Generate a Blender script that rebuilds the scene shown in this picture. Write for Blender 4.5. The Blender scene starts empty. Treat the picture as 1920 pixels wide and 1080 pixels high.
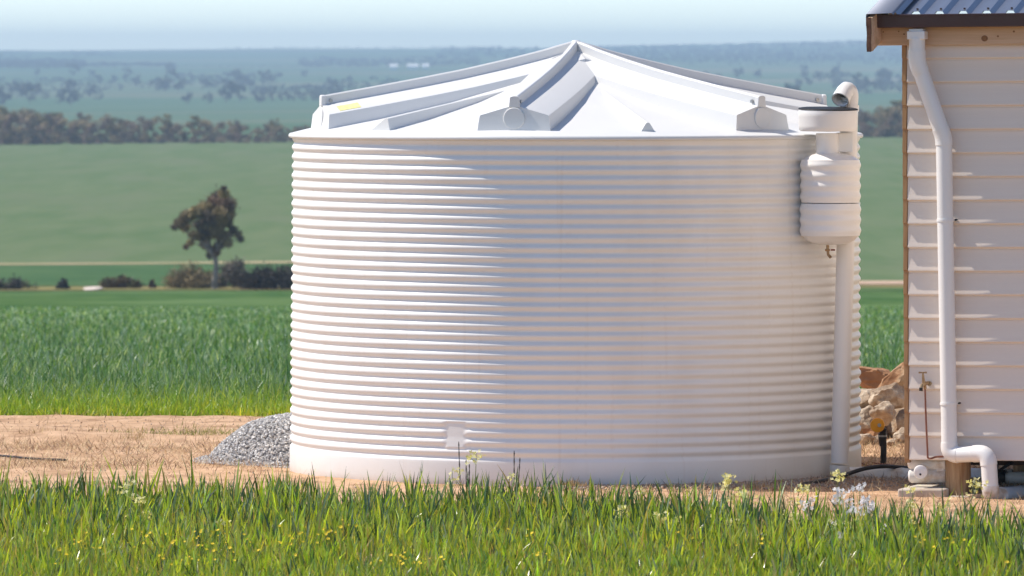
import bpy, math, random
import numpy as np
from mathutils import Vector, Matrix, noise

SC = bpy.context.scene
COL = SC.collection
R_ = math.radians
random.seed(7)
rng = np.random.default_rng(11)

# ------------------------------------------------------------------ camera
F = 12817.0                      # focal length in pixels of the 1920 px wide photograph
CZ = 2.58
PITCH = math.atan(425.0 / F)
cam_d = bpy.data.cameras.new('camera')
cam = bpy.data.objects.new('camera', cam_d)
COL.objects.link(cam)
cam.location = (0, 0, CZ)
cam.rotation_euler = (math.pi / 2 - PITCH, 0, 0)
cam_d.sensor_width = 36
cam_d.lens = 36 * F / 1920
cam_d.clip_start = 0.5
cam_d.clip_end = 40000
cam_d.dof.use_dof = True
cam_d.dof.focus_distance = 41.2
cam_d.dof.aperture_fstop = 9.0
SC.camera = cam

# ------------------------------------------------------------------ light
SUN_AZ, SUN_EL = R_(-75), R_(53)     # azimuth measured from +Y towards +X
w = bpy.data.worlds.new('World')
SC.world = w
w.use_nodes = True
nt = w.node_tree
sky = nt.nodes.new('ShaderNodeTexSky')
sky.sky_type = 'NISHITA'
sky.sun_disc = False
sky.sun_elevation = SUN_EL
sky.sun_rotation = SUN_AZ % (2 * math.pi)
sky.altitude = 0
sky.air_density = 0.6
sky.dust_density = 0.1
sky.ozone_density = 1.0
nt.links.new(sky.outputs[0], nt.nodes['Background'].inputs[0])
nt.nodes['Background'].inputs[1].default_value = 0.15
sun_d = bpy.data.lights.new('sun', 'SUN')
sun_d.energy = 4.1
sun_d.angle = R_(0.53)
sun_d.color = (1.0, 0.93, 0.83)
sun = bpy.data.objects.new('sun', sun_d)
COL.objects.link(sun)
sdir = Vector((math.sin(SUN_AZ) * math.cos(SUN_EL), math.cos(SUN_AZ) * math.cos(SUN_EL), math.sin(SUN_EL)))
sun.rotation_euler = sdir.to_track_quat('Z', 'Y').to_euler()
sun.location = (-10, 60, 30)
SC.view_settings.view_transform = 'Standard'
SC.view_settings.look = 'None'
SC.view_settings.gamma = 1
SC.view_settings.use_curve_mapping = False
SC.view_settings.exposure = 0.45
SC.render.engine = 'CYCLES'
SC.cycles.max_bounces = 8
SC.cycles.diffuse_bounces = 4
SC.cycles.transmission_bounces = 4
SC.cycles.volume_bounces = 0
SC.cycles.use_denoising = True
SC.cycles.caustics_reflective = False
SC.cycles.caustics_refractive = False

# ------------------------------------------------------------------ helpers
def W(px, py, d):
    """point of the place seen at photo pixel (px, py), d metres away along +Y"""
    u, v = (px - 960) / F, (540 - py) / F
    c, s = math.cos(PITCH), math.sin(PITCH)
    dy, dz = c + v * s, -s + v * c
    return Vector((u * d / dy, d, CZ + dz * d / dy))


def tag(o, label=None, cat=None, group=None, kind=None):
    if label: o['label'] = label
    if cat: o['category'] = cat
    if group: o['group'] = group
    if kind: o['kind'] = kind
    return o


def empty(name, loc, label, cat, group=None, rot=(0, 0, 0)):
    o = bpy.data.objects.new(name, None)
    COL.objects.link(o)
    o.empty_display_size = 0.1
    o.location = loc
    o.rotation_euler = rot
    return tag(o, label, cat, group)


class MB:
    def __init__(self):
        self.v, self.f, self.m = [], [], []
        self.mi = 0

    def add(self, vs, fs):
        b = len(self.v)
        self.v += [tuple(p) for p in vs]
        self.f += [tuple(b + i for i in q) for q in fs]
        self.m += [self.mi] * len(fs)
        return self

    def box(self, a, b):
        x0, y0, z0 = a
        x1, y1, z1 = b
        vs = [(x0, y0, z0), (x1, y0, z0), (x1, y1, z0), (x0, y1, z0), (x0, y0, z1), (x1, y0, z1), (x1, y1, z1), (x0, y1, z1)]
        return self.add(vs, [(0, 3, 2, 1), (4, 5, 6, 7), (0, 1, 5, 4), (1, 2, 6, 5), (2, 3, 7, 6), (3, 0, 4, 7)])

    def tube(self, pts, rad, seg=16, cap=True, hollow=0):
        pts = [Vector(p) for p in pts]
        rads = rad if hasattr(rad, '__len__') else [rad] * len(pts)
        n = len(pts)
        t0 = (pts[1] - pts[0]).normalized()
        up = Vector((0, 0, 1)) if abs(t0.z) < 0.9 else Vector((0, 1, 0))
        nrm = t0.cross(up).normalized()
        rings, tp = [], t0
        for i in range(n):
            if i == 0: t = t0
            elif i == n - 1: t = (pts[-1] - pts[-2]).normalized()
            else: t = ((pts[i + 1] - pts[i]).normalized() + (pts[i] - pts[i - 1]).normalized()).normalized()
            q = tp.rotation_difference(t)
            nrm = (q @ nrm).normalized()
            tp = t
            bn = t.cross(nrm)
            rings.append([pts[i] + (nrm * math.cos(a) + bn * math.sin(a)) * rads[i]
                          for a in [2 * math.pi * k / seg for k in range(seg)]])
        vs = [p for r in rings for p in r]
        fs = []
        for i in range(n - 1):
            for k in range(seg):
                a, b = i * seg + k, i * seg + (k + 1) % seg
                fs.append((a, b, b + seg, a + seg))
        if cap:
            fs.append(tuple(range(seg - 1, -1, -1)))
            fs.append(tuple((n - 1) * seg + k for k in range(seg)))
        return self.add(vs, fs)

    def lathe(self, prof, c=(0, 0), seg=48, closed=False):
        vs, fs = [], []
        n = len(prof)
        for r, z in prof:
            for k in range(seg):
                a = 2 * math.pi * k / seg
                vs.append((c[0] + r * math.cos(a), c[1] + r * math.sin(a), z))
        for i in range(n - 1):
            for k in range(seg):
                a, b = i * seg + k, i * seg + (k + 1) % seg
                fs.append((a, b, b + seg, a + seg))
        if closed:
            fs.append(tuple(range(seg - 1, -1, -1)))
            fs.append(tuple((n - 1) * seg + k for k in range(seg)))
        return self.add(vs, fs)

    def prism(self, poly, y0, y1, axis='y'):
        """poly in (a, b), extruded along axis"""
        n = len(poly)
        def P(a, b, t):
            return {'y': (a, t, b), 'x': (t, a, b), 'z': (a, b, t)}[axis]
        vs = [P(a, b, y0) for a, b in poly] + [P(a, b, y1) for a, b in poly]
        fs = [tuple(range(n)), tuple(range(2 * n - 1, n - 1, -1))]
        for i in range(n):
            j = (i + 1) % n
            fs.append((i, i + n, j + n, j))
        return self.add(vs, fs)

    def build(self, name, mats, parent=None, angle=35, bevel=0, label=None, loc=None, smooth=True):
        me = bpy.data.meshes.new(name)
        me.from_pydata(self.v, [], self.f)
        if not isinstance(mats, (list, tuple)): mats = [mats]
        for m in mats: me.materials.append(m)
        if len(mats) > 1:
            me.polygons.foreach_set('material_index', self.m)
        import bmesh
        bm = bmesh.new(); bm.from_mesh(me)
        bmesh.ops.recalc_face_normals(bm, faces=bm.faces)
        bm.to_mesh(me); bm.free()
        if smooth:
            me.shade_smooth()
            me.set_sharp_from_angle(angle=R_(angle))
        me.update()
        o = bpy.data.objects.new(name, me)
        COL.objects.link(o)
        if parent is not None: o.parent = parent
        if loc is not None: o.location = loc
        if bevel:
            b = o.modifiers.new('edge', 'BEVEL')
            b.width = bevel; b.segments = 2; b.limit_method = 'ANGLE'; b.angle_limit = R_(40)
        if label: o['label'] = label
        return o


def npmesh(name, verts, faces4, mats, col=None, smooth=True, midx=None):
    me = bpy.data.meshes.new(name)
    nv, nf = len(verts), len(faces4)
    k = faces4.shape[1]
    me.vertices.add(nv); me.loops.add(nf * k); me.polygons.add(nf)
    me.vertices.foreach_set('co', verts.astype(np.float32).ravel())
    me.loops.foreach_set('vertex_index', faces4.astype(np.int32).ravel())
    me.polygons.foreach_set('loop_start', np.arange(0, nf * k, k, dtype=np.int32))
    me.polygons.foreach_set('loop_total', np.full(nf, k, dtype=np.int32))
    me.polygons.foreach_set('use_smooth', np.full(nf, smooth))
    for m in (mats if isinstance(mats, (list, tuple)) else [mats]): me.materials.append(m)
    if midx is not None: me.polygons.foreach_set('material_index', midx.astype(np.int32))
    if col is not None:
        at = me.color_attributes.new('tone', 'FLOAT_COLOR', 'POINT')
        c4 = np.ones((nv, 4), np.float32); c4[:, :3] = col
        at.data.foreach_set('color', c4.ravel())
    me.update(calc_edges=True)
    return me


def npobj(name, *a, parent=None, **k):
    o = bpy.data.objects.new(name, npmesh(name, *a, **k))
    COL.objects.link(o)
    if parent is not None: o.parent = parent
    return o


def dup(root, loc, rz=0, sc=1, label=None, group=None):
    r = root.copy(); COL.objects.link(r); r.location = loc; r.rotation_euler = (0, 0, rz)
    r.scale = (sc, sc, sc) if not hasattr(sc, '__len__') else sc
    if label: r['label'] = label
    if group: r['group'] = group
    for ch in list(root.children):
        c = ch.copy(); COL.objects.link(c); c.parent = r
    return r

# ------------------------------------------------------------------ materials
def lin(r, g, b):
    return (r, g, b, 1)


def mat(name, c1, c2=None, scale=4.0, rough=0.6, spec=0.5, bump=0.0, bscale=40.0, metal=0.0,
        stretch=(1, 1, 1), detail=6, c3=None, scale3=1.0, contrast=(0.35, 0.65), rvar=0.0, coat=0.0, dirt=None):
    m = bpy.data.materials.new(name)
    m.use_nodes = True
    n, l = m.node_tree.nodes, m.node_tree.links
    bs = n['Principled BSDF']
    bs.inputs['Roughness'].default_value = rough
    bs.inputs['Specular IOR Level'].default_value = spec
    bs.inputs['Metallic'].default_value = metal
    bs.inputs['Coat Weight'].default_value = coat
    tc = n.new('ShaderNodeTexCoord')
    mp = n.new('ShaderNodeMapping')
    mp.inputs['Scale'].default_value = stretch
    l.new(tc.outputs['Object'], mp.inputs[0])
    out = None
    if c2 is None:
        bs.inputs['Base Color'].default_value = lin(*c1)
    else:
        nz = n.new('ShaderNodeTexNoise')
        nz.inputs['Scale'].default_value = scale
        nz.inputs['Detail'].default_value = detail
        nz.inputs['Roughness'].default_value = 0.6
        l.new(mp.outputs[0], nz.inputs['Vector'])
        cr = n.new('ShaderNodeValToRGB')
        cr.color_ramp.elements[0].position = contrast[0]
        cr.color_ramp.elements[1].position = contrast[1]
        cr.color_ramp.elements[0].color = lin(*c1)
        cr.color_ramp.elements[1].color = lin(*c2)
        l.new(nz.outputs[0], cr.inputs[0])
        out = cr.outputs[0]
        if c3 is not None:
            n3 = n.new('ShaderNodeTexNoise')
            n3.inputs['Scale'].default_value = scale3
            n3.inputs['Detail'].default_value = 5
            l.new(mp.outputs[0], n3.inputs['Vector'])
            r3 = n.new('ShaderNodeValToRGB')
            r3.color_ramp.elements[0].position = 0.5
            r3.color_ramp.elements[1].position = 0.68
            l.new(n3.outputs[0], r3.inputs[0])
            mx = n.new('ShaderNodeMix'); mx.data_type = 'RGBA'
            l.new(r3.outputs[0], mx.inputs[0])
            l.new(out, mx.inputs[6])
            mx.inputs[7].default_value = lin(*c3)
            out = mx.outputs[2]
        l.new(out, bs.inputs['Base Color'])
        if rvar:
            mr = n.new('ShaderNodeMapRange')
            mr.inputs[3].default_value = rough - rvar
            mr.inputs[4].default_value = rough + rvar
            l.new(nz.outputs[0], mr.inputs[0])
            l.new(mr.outputs[0], bs.inputs['Roughness'])
    if bump:
        nb = n.new('ShaderNodeTexNoise')
        nb.inputs['Scale'].default_value = bscale
        nb.inputs['Detail'].default_value = 5
        l.new(mp.outputs[0], nb.inputs['Vector'])
        bp = n.new('ShaderNodeBump')
        bp.inputs['Strength'].default_value = 1
        bp.inputs['Distance'].default_value = bump
        l.new(nb.outputs[0], bp.inputs['Height'])
        l.new(bp.outputs[0], bs.inputs['Normal'])
    return m


def leafmat(name, trans=0.45, rough=0.45, spec=0.35, tint=(1, 1, 1)):
    """thin leaf: colour from the mesh's own per-leaf tone, light passes through"""
    m = bpy.data.materials.new(name)
    m.use_nodes = True
    n, l = m.node_tree.nodes, m.node_tree.links
    bs = n['Principled BSDF']
    at = n.new('ShaderNodeAttribute'); at.attribute_name = 'tone'
    bs.inputs['Roughness'].default_value = rough
    bs.inputs['Specular IOR Level'].default_value = spec
    l.new(at.outputs[0], bs.inputs['Base Color'])
    tr = n.new('ShaderNodeBsdfTranslucent')
    mx = n.new('ShaderNodeMix'); mx.data_type = 'RGBA'; mx.blend_type = 'MULTIPLY'
    mx.inputs[0].default_value = 1
    l.new(at.outputs[0], mx.inputs[6]); mx.inputs[7].default_value = lin(*tint)
    l.new(mx.outputs[2], tr.inputs[0])
    ms = n.new('ShaderNodeMixShader'); ms.inputs[0].default_value = trans
    l.new(bs.outputs[0], ms.inputs[1]); l.new(tr.outputs[0], ms.inputs[2])
    l.new(ms.outputs[0], n['Material Output'].inputs[0])
    return m

M = {}
M['poly'] = mat('tank_polyethylene', (.80, .785, .755), (.83, .815, .785), 1.2, 0.42, 0.4, 0.0006, 220, c3=(.785, .765, .73), scale3=3.0, stretch=(1, 1, .35))
def add_splash(m):
    # dried mud splash on the lowest ring and thin rain streaks
    n, l = m.node_tree.nodes, m.node_tree.links
    bs = n['Principled BSDF']
    src = bs.inputs['Base Color'].links[0].from_socket
    tc = n.new('ShaderNodeTexCoord'); sx = n.new('ShaderNodeSeparateXYZ'); l.new(tc.outputs['Object'], sx.inputs[0])
    mr = n.new('ShaderNodeMapRange'); mr.inputs[1].default_value = .13; mr.inputs[2].default_value = 0.0; mr.inputs[3].default_value = 0; mr.inputs[4].default_value = .75
    l.new(sx.outputs[2], mr.inputs[0])
    nz = n.new('ShaderNodeTexNoise'); nz.inputs['Scale'].default_value = 9; nz.inputs['Detail'].default_value = 10; nz.inputs['Roughness'].default_value = .75
    l.new(tc.outputs['Object'], nz.inputs['Vector'])
    mu = n.new('ShaderNodeMath'); mu.operation = 'MULTIPLY'; l.new(mr.outputs[0], mu.inputs[0]); l.new(nz.outputs[0], mu.inputs[1])
    mp = n.new('ShaderNodeMapping'); mp.inputs['Scale'].default_value = (9, 9, .35); l.new(tc.outputs['Object'], mp.inputs[0])
    n2 = n.new('ShaderNodeTexNoise'); n2.inputs['Scale'].default_value = 2.5; n2.inputs['Detail'].default_value = 4; l.new(mp.outputs[0], n2.inputs['Vector'])
    r2 = n.new('ShaderNodeMapRange'); r2.inputs[1].default_value = .60; r2.inputs[2].default_value = .78; r2.inputs[4].default_value = .16; l.new(n2.outputs[0], r2.inputs[0])
    ad = n.new('ShaderNodeMath'); ad.operation = 'ADD'; ad.use_clamp = True; l.new(mu.outputs[0], ad.inputs[0]); l.new(r2.outputs[0], ad.inputs[1])
    mx = n.new('ShaderNodeMix'); mx.data_type = 'RGBA'; l.new(ad.outputs[0], mx.inputs[0]); l.new(src, mx.inputs[6]); mx.inputs[7].default_value = (.52, .40, .29, 1)
    l.new(mx.outputs[2], bs.inputs['Base Color'])
add_splash(M['poly'])
M['roofpoly'] = mat('tank_roof_polyethylene', (.70, .695, .68), (.73, .725, .71), 1.2, 0.45, 0.4, 0.0005, 200)
M['pvc'] = mat('white_pvc', (.80, .775, .74), (.83, .80, .77), 3, 0.30, 0.5)
M['pvcdirty'] = mat('dusty_white_pvc', (.74, .70, .64), (.80, .78, .74), 14, 0.4, 0.45, c3=(.50, .38, .27), scale3=9, contrast=(.3, .7))
M['greypvc'] = mat('grey_pvc', (.50, .50, .50), (.58, .57, .56), 6, 0.4, 0.45, c3=(.42, .34, .27), scale3=12)
M['mesh'] = mat('black_mesh', (.012, .012, .014), (.02, .02, .02), 300, 0.6, 0.3, .001, 500)
M['board'] = mat('cream_weatherboard_paint', (.77, .665, .575), (.80, .70, .61), 3, 0.55, 0.35, .0005, 60, stretch=(.3, 1, 6), c3=(.74, .645, .565), scale3=1.6)
M['trimwood'] = mat('stained_corner_timber', (.36, .19, .085), (.46, .27, .13), 5, 0.65, 0.25, .0008, 30, stretch=(6, 6, .4))
M['pine'] = mat('oiled_pine', (.58, .37, .23), (.69, .47, .31), 7, 0.6, 0.3, .0006, 40, stretch=(.35, 4, 7), c3=(.50, .32, .18), scale3=2)
M['knot'] = mat('pine_knot', (.20, .09, .04), (.34, .17, .07), 60, 0.6, 0.3)
M['endgrain'] = mat('weathered_brown_timber', (.10, .05, .035), (.22, .12, .075), 22, 0.85, 0.2, .003, 40)
M['gutter'] = mat('brown_gutter', (.055, .022, .018), (.065, .027, .022), 3, 0.38, 0.5)
M['roofsteel'] = mat('zincalume_sheet', (.30, .31, .35), (.36, .37, .41), 5, 0.32, 0.5, metal=.8, stretch=(2, .4, 1))
M['flash'] = mat('roof_flashing', (.19, .21, .27), (.22, .24, .30), 3, 0.5, 0.4, metal=.3)
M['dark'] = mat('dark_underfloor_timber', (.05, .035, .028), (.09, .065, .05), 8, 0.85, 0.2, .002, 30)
M['stump'] = mat('treated_pine_stump', (.30, .17, .085), (.46, .31, .17), 9, 0.8, 0.2, .003, 26, stretch=(5, 5, .5), c3=(.22, .12, .06), scale3=4)
M['concrete'] = mat('concrete', (.50, .44, .37), (.62, .56, .48), 9, 0.9, 0.2, .002, 80, c3=(.44, .33, .24), scale3=3)
M['brass'] = mat('aged_brass', (.30, .19, .10), (.45, .31, .17), 30, 0.4, 0.5, metal=.75)
M['copper'] = mat('dull_copper', (.22, .085, .055), (.30, .12, .075), 20, 0.5, 0.5, metal=.5)
M['black'] = mat('black_poly_pipe', (.014, .013, .013), (.03, .026, .024), 18, 0.5, 0.4)
M['orange'] = mat('orange_plastic', (.92, .40, .015), (.95, .46, .02), 8, 0.45, 0.5)
M['steel'] = mat('steel_fixing', (.35, .35, .34), (.5, .5, .48), 30, 0.4, 0.5, metal=.8)
M['yellow'] = mat('yellow_sticker', (.85, .76, .22), (.87, .80, .40), 60, 0.6, 0.3)
M['rock'] = mat('ochre_field_rock', (.32, .235, .165), (.60, .50, .38), 7, 0.92, 0.15, .04, 16, c3=(.30, .18, .10), scale3=5, contrast=(.42, .58))
M['rockred'] = mat('red_brown_rock', (.30, .15, .075), (.42, .24, .13), 5, 0.92, 0.15, .02, 14, c3=(.52, .40, .26), scale3=5)
M['dirt'] = mat('orange_dirt', (.49, .31, .185), (.62, .41, .26), 2.6, 0.95, 0.05, .03, 14, c3=(.37, .225, .135), scale3=3.4, detail=12, contrast=(.4, .6))
M['ground'] = mat('soil_under_crop', (.16, .12, .06), (.22, .17, .08), 2, 0.95, 0.1, .02, 8)
M['greenground'] = mat('young_crop_cover', (.045, .105, .034), (.095, .160, .054), .8, 1.0, 0.0, 0, 3, stretch=(.6, .14, 1), detail=12, c3=(.12, .19, .075), scale3=.12, contrast=(.38, .62))
M['lush'] = mat('lush_green_strip', (.055, .115, .048), (.082, .145, .06), .3, 1.0, 0.0, 0, 2, stretch=(.5, .14, 1), detail=10)
M['hill'] = mat('hillside_crop_cover', (.095, .150, .065), (.140, .180, .092), .9, 1.0, 0.0, 0, 1, stretch=(.30, .030, 1), detail=12, c3=(.135, .17, .092), scale3=.5, contrast=(.30, .70))
M['verge'] = mat('dry_grass_verge', (.17, .18, .065), (.34, .24, .12), .25, 1.0, 0.0, .05, 3, stretch=(.5, 1, 1), c3=(.11, .15, .05), scale3=.3)
M['track'] = mat('red_sand_track', (.42, .28, .19), (.52, .37, .26), .2, 0.95, 0.1)
M['sandline'] = mat('pale_sandy_margin', (.42, .33, .19), (.30, .27, .13), .2, 0.95, 0.1, contrast=(.45, .6))
M['plain'] = mat('distant_paddocks', (.060, .125, .060), (.10, .155, .085), .0016, 1.0, 0.0, 0, stretch=(.45, 1, 1), detail=6, c3=(.20, .19, .13), scale3=.0018)
M['bark'] = mat('pale_gum_bark', (.20, .16, .13), (.36, .31, .27), 4, 0.85, 0.2, .02, 8)
M['crop'] = leafmat('wheat_blade', .46, .24, 1.0, (1.5, 1.5, .5))
M['farcrop'] = leafmat('far_wheat_blade', .42, .42, .45, (1.35, 1.3, .6))
M['weed'] = leafmat('weed_leaf', .4, .5, .3)
M['petal'] = leafmat('petal', .35, .6, .2)
M['gum'] = leafmat('gum_leaf', .12, .6, .25)
M['straw'] = leafmat('straw', .2, .7, .2)
M['whitebuild'] = mat('white_farm_shed', (.75, .74, .72), (.8, .8, .78), .1, .7, .2)
M['stones'] = leafmat('blue_metal_gravel', 0.0, .85, .25)

# ------------------------------------------------------------------ terrain
PROF = [(-17000, 0), (49.4, 0.0)]
for d_, y_ in [(335, 543), (350, 536), (375, 521), (400, 508), (440, 492), (452, 487), (500, 455), (600, 402), (800, 335),
               (1000, 292), (1200, 262), (1600, 240), (2300, 219), (3000, 195), (4000, 163), (5000, 138), (6500, 113),
               (7800, 96), (9000, 87), (9600, 87)]:
    PROF.append((d_, W(960, y_, d_).z))
PX = np.array([p[0] for p in PROF]); PZ = np.array([p[1] for p in PROF])


def terr(x, y):
    x = np.asarray(x, float); y = np.asarray(y, float)
    z = np.interp(y, PX, PZ)
    k = np.clip((y - 120) / 500, 0, 1)
    z = z + k * 0.0085 * np.clip(x, -700, 700) * (1 - .3 * np.clip((y - 3000) / 6000, 0, 1))
    # slow swells on the plain
    k2 = np.clip((y - 2300) / 5000, 0, 1)
    z = z + k2 * (2.5 * np.sin(x / 310 + 1.0 + y / 2100) + 1.2 * np.sin(x / 120 + y / 900))
    return z


def G(px, d):
    x = (px - 960) / F * d
    return Vector((x, d, float(terr(x, d))))

xs = np.concatenate([-np.geomspace(9000, 30, 40), np.linspace(-26, 26, 53), np.geomspace(30, 9000, 40)])
rows_all = {
    'ground': np.concatenate([-np.geomspace(9000, 20, 20), np.linspace(-10, 49.4, 60)]),
    'crop_field': np.linspace(49.4, 335, 150),
    'hillside_field': np.concatenate([np.linspace(335, 600, 60), np.linspace(610, 1215, 50)]),
    'distant_plain': np.geomspace(1215, 9600, 150),
}
def sheet(name, X, Y, m, off=0.0, zf=None):
    gx, gy = np.meshgrid(X, Y)
    gz = terr(gx, gy) + off
    if zf is not None: gz = gz + zf(gx, gy)
    v = np.stack([gx.ravel(), gy.ravel(), gz.ravel()], 1)
    nx, ny = len(X), len(Y)
    i = np.arange(ny - 1)[:, None] * nx + np.arange(nx - 1)[None, :]
    f = np.stack([i, i + 1, i + nx + 1, i + nx], -1).reshape(-1, 4)
    o = npobj(name, v, f, m)
    return o
LB = {'ground': ('dirt and field soil lying under everything near the tank', M['ground']),
      'crop_field': ('green young crop sloping away behind the tank', M['greenground']),
      'hillside_field': ('grey green field running up to the belt of trees', M['hill']),
      'distant_plain': ('hazy blue green paddocks rising to the skyline', M['plain'])}
for k, Y in rows_all.items():
    xx = xs if k != 'distant_plain' else np.linspace(-9000, 9000, 300)
    if k == 'distant_plain':
        xx = np.concatenate([np.linspace(-9000, -1600, 25), np.linspace(-1550, 1550, 190), np.linspace(1600, 9000, 25)])
    o = sheet(k, xx, Y, LB[k][1], -.05 if k == 'ground' else 0); tag(o, LB[k][0], kind='structure')

# near dirt yard, uneven
def yard_z(gx, gy):
    z = np.zeros_like(gx)
    for (a, b, c, d_, e) in [(.9, 1.3, .006, 0, 1), (2.3, -1.7, .005, 2, 0), (5.1, 3.3, .004, 1, 2), (9.7, -7.2, .003, 3, 1), (-17, 13, .0022, .4, 2), (31, 23, .0016, .1, 1), (-47, 39, .0012, 2, 1)]:
        z += c * np.sin(a * gx + d_ + 1.3 * np.sin(gy * .7 + e)) * np.sin(b * gy + e + 1.1 * np.sin(gx * .9))
    # low bank of scraped dirt on the far side of the yard, left
    z += .035 * np.exp(-((gy - 46.4 - .2 * np.sin(gx * 1.1)) / .5) ** 2) * (gx < 3)
    edge = np.clip(np.minimum(np.minimum(gx + 9, 9 - gx), np.minimum((gy - 34.5) * 1, 50.2 - gy)) / .6, 0, 1)
    return .012 + z * edge - .09 * (1 - edge)

o = sheet('dirt_yard', np.arange(-9, 9.001, .05), np.arange(34.5, 50.2, .07), M['dirt'], 0, yard_z)
tag(o, 'bare orange dirt around the tank and house', kind='structure')

def strip(name, x0, x1, fy0, fy1, off, m, label, n=80, ny=6):
    X = np.linspace(x0, x1, n)
    vs = []
    for i, x in enumerate(X):
        a, b = fy0(x), fy1(x)
        for j in range(ny):
            y = a + (b - a) * j / (ny - 1)
            vs.append((x, y, float(terr(x, y)) + off))
    fs = [(i * ny + j, (i + 1) * ny + j, (i + 1) * ny + j + 1, i * ny + j + 1) for i in range(n - 1) for j in range(ny - 1)]
    o = npobj(name, np.array(vs), np.array(fs), m)
    return tag(o, label, kind='structure')
strip('dry_verge', -120, 120, lambda x: 334 + 2 * math.sin(x * .2), lambda x: 352 + 2.5 * math.sin(x * .13), .04, M['verge'], 'dry grass verge along the bottom of the crop field')
strip('lush_crop_strip', -120, -8, lambda x: 353 + 2.5 * math.sin(x * .13), lambda x: 437 + .15 * (x + 20), .05, M['lush'], 'bright green crop strip beyond the verge')
strip('lush_crop_strip', -8.2, 120, lambda x: 300 - 0 * x, lambda x: 330, .03, M['greenground'], 'green crop beside the farm track')
strip('sandy_margin', -120, -11, lambda x: 438 + .12 * (x + 20), lambda x: 446 + .12 * (x + 20) + 1.2 * math.sin(x * .3), .06, M['sandline'], 'pale sandy margin between two green fields')
strip('farm_track', -8, 130, lambda x: 344 + .03 * x, lambda x: 356 + .03 * x, .08, M['track'], 'red brown farm track across the fields')

# ------------------------------------------------------------------ water tank
TX, TY, TR = (1079.5 - 960) / F * 43, 43.0, 1.80
tank = empty('water_tank', (TX, TY, 0), 'big round off white corrugated plastic rainwater tank with ribbed conical roof standing on the dirt', 'water tank')

ang = np.concatenate([np.linspace(-100, 100, 521), np.linspace(100, 260, 70)[1:-1]])
ang = np.radians(ang)                       # from -Y towards +X
NR, Z0, Z1 = 33, .155, 2.10
pitch = (Z1 - Z0) / NR
PP = 12
zs = [-.02, .012, .018, .10, .145]
prof = [(-.006), (-.004), 0, 0, 0]
ringamp = rng.normal(1, .045, NR + 1)
rows = []
for i in range(NR * PP + 1):
    t = i / PP
    z = Z0 + t * pitch
    ph = t % 1
    k = min(int(t), NR - 1)
    s = .5 - .5 * math.cos(2 * math.pi * ph)            # 0 at crest boundary, 1 in the groove
    s = s ** 1.2
    rows.append((z, s * .0132 * ringamp[k]))
wallrows = [(-.02, .006), (.006, .005), (.02, 0), (.06, 0), (.10, 0), (.135, 0)] + rows + [(2.104, 0.002), (2.112, .006)]
Zc = np.array([r[0] for r in wallrows]); Dp = np.array([r[1] for r in wallrows])
A, Z = np.meshgrid(ang, Zc)
D = np.repeat(Dp[:, None], len(ang), 1)
# smooth raised pad (outlet position) interrupting four rings
pc, pz = R_(-24.6), .315
ma = np.clip((.080 - np.abs((A - pc) * TR)) / .02, 0, 1)
mz = np.clip((.086 - np.abs(Z - pz)) / .012, 0, 1)
pm = ma * mz
D = D * (1 - pm) + (.0075 - .006 * np.clip((pz - .01 - Z) / .07, 0, 1)) * pm
Rr = TR - .015 * (Z / 2.12) - D
Rr += .0012 * np.sin(3 * A + Z * 1.3) + .0007 * np.sin(11 * A + Z * 7)
vx = Rr * np.sin(A); vy = -Rr * np.cos(A)
V = np.stack([vx.ravel(), vy.ravel(), Z.ravel()], 1)
na, nz_ = len(ang), len(Zc)
i = (np.arange(nz_ - 1)[:, None] * na); j = np.arange(na)[None, :]; j2 = (j + 1) % na
Fq = np.stack([i + j, i + j2, i + na + j2, i + na + j], -1).reshape(-1, 4)
npobj('tank_wall', V, Fq, M['poly'], parent=tank)

def cone_z(r):
    r = abs(r) / TR
    return float(np.interp(r, [0, .12, .25, .5, .75, .93, .965, 1.0, 1.004], [2.58, 2.53, 2.455, 2.325, 2.222, 2.160, 2.145, 2.128, 2.125]))
prof_ = [(.01, cone_z(0))] + [(r, cone_z(r)) for r in np.linspace(.05, .99, 42) * TR] + \
        [(TR * .998, 2.130), (TR + .001, 2.126), (TR + .005, 2.119), (TR + .006, 2.111), (TR + .003, 2.105), (TR - .002, 2.102), (TR - .03, 2.102)]
roof_o = MB().lathe(prof_, seg=180).build('roof', M['roofpoly'], tank, angle=50)

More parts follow.
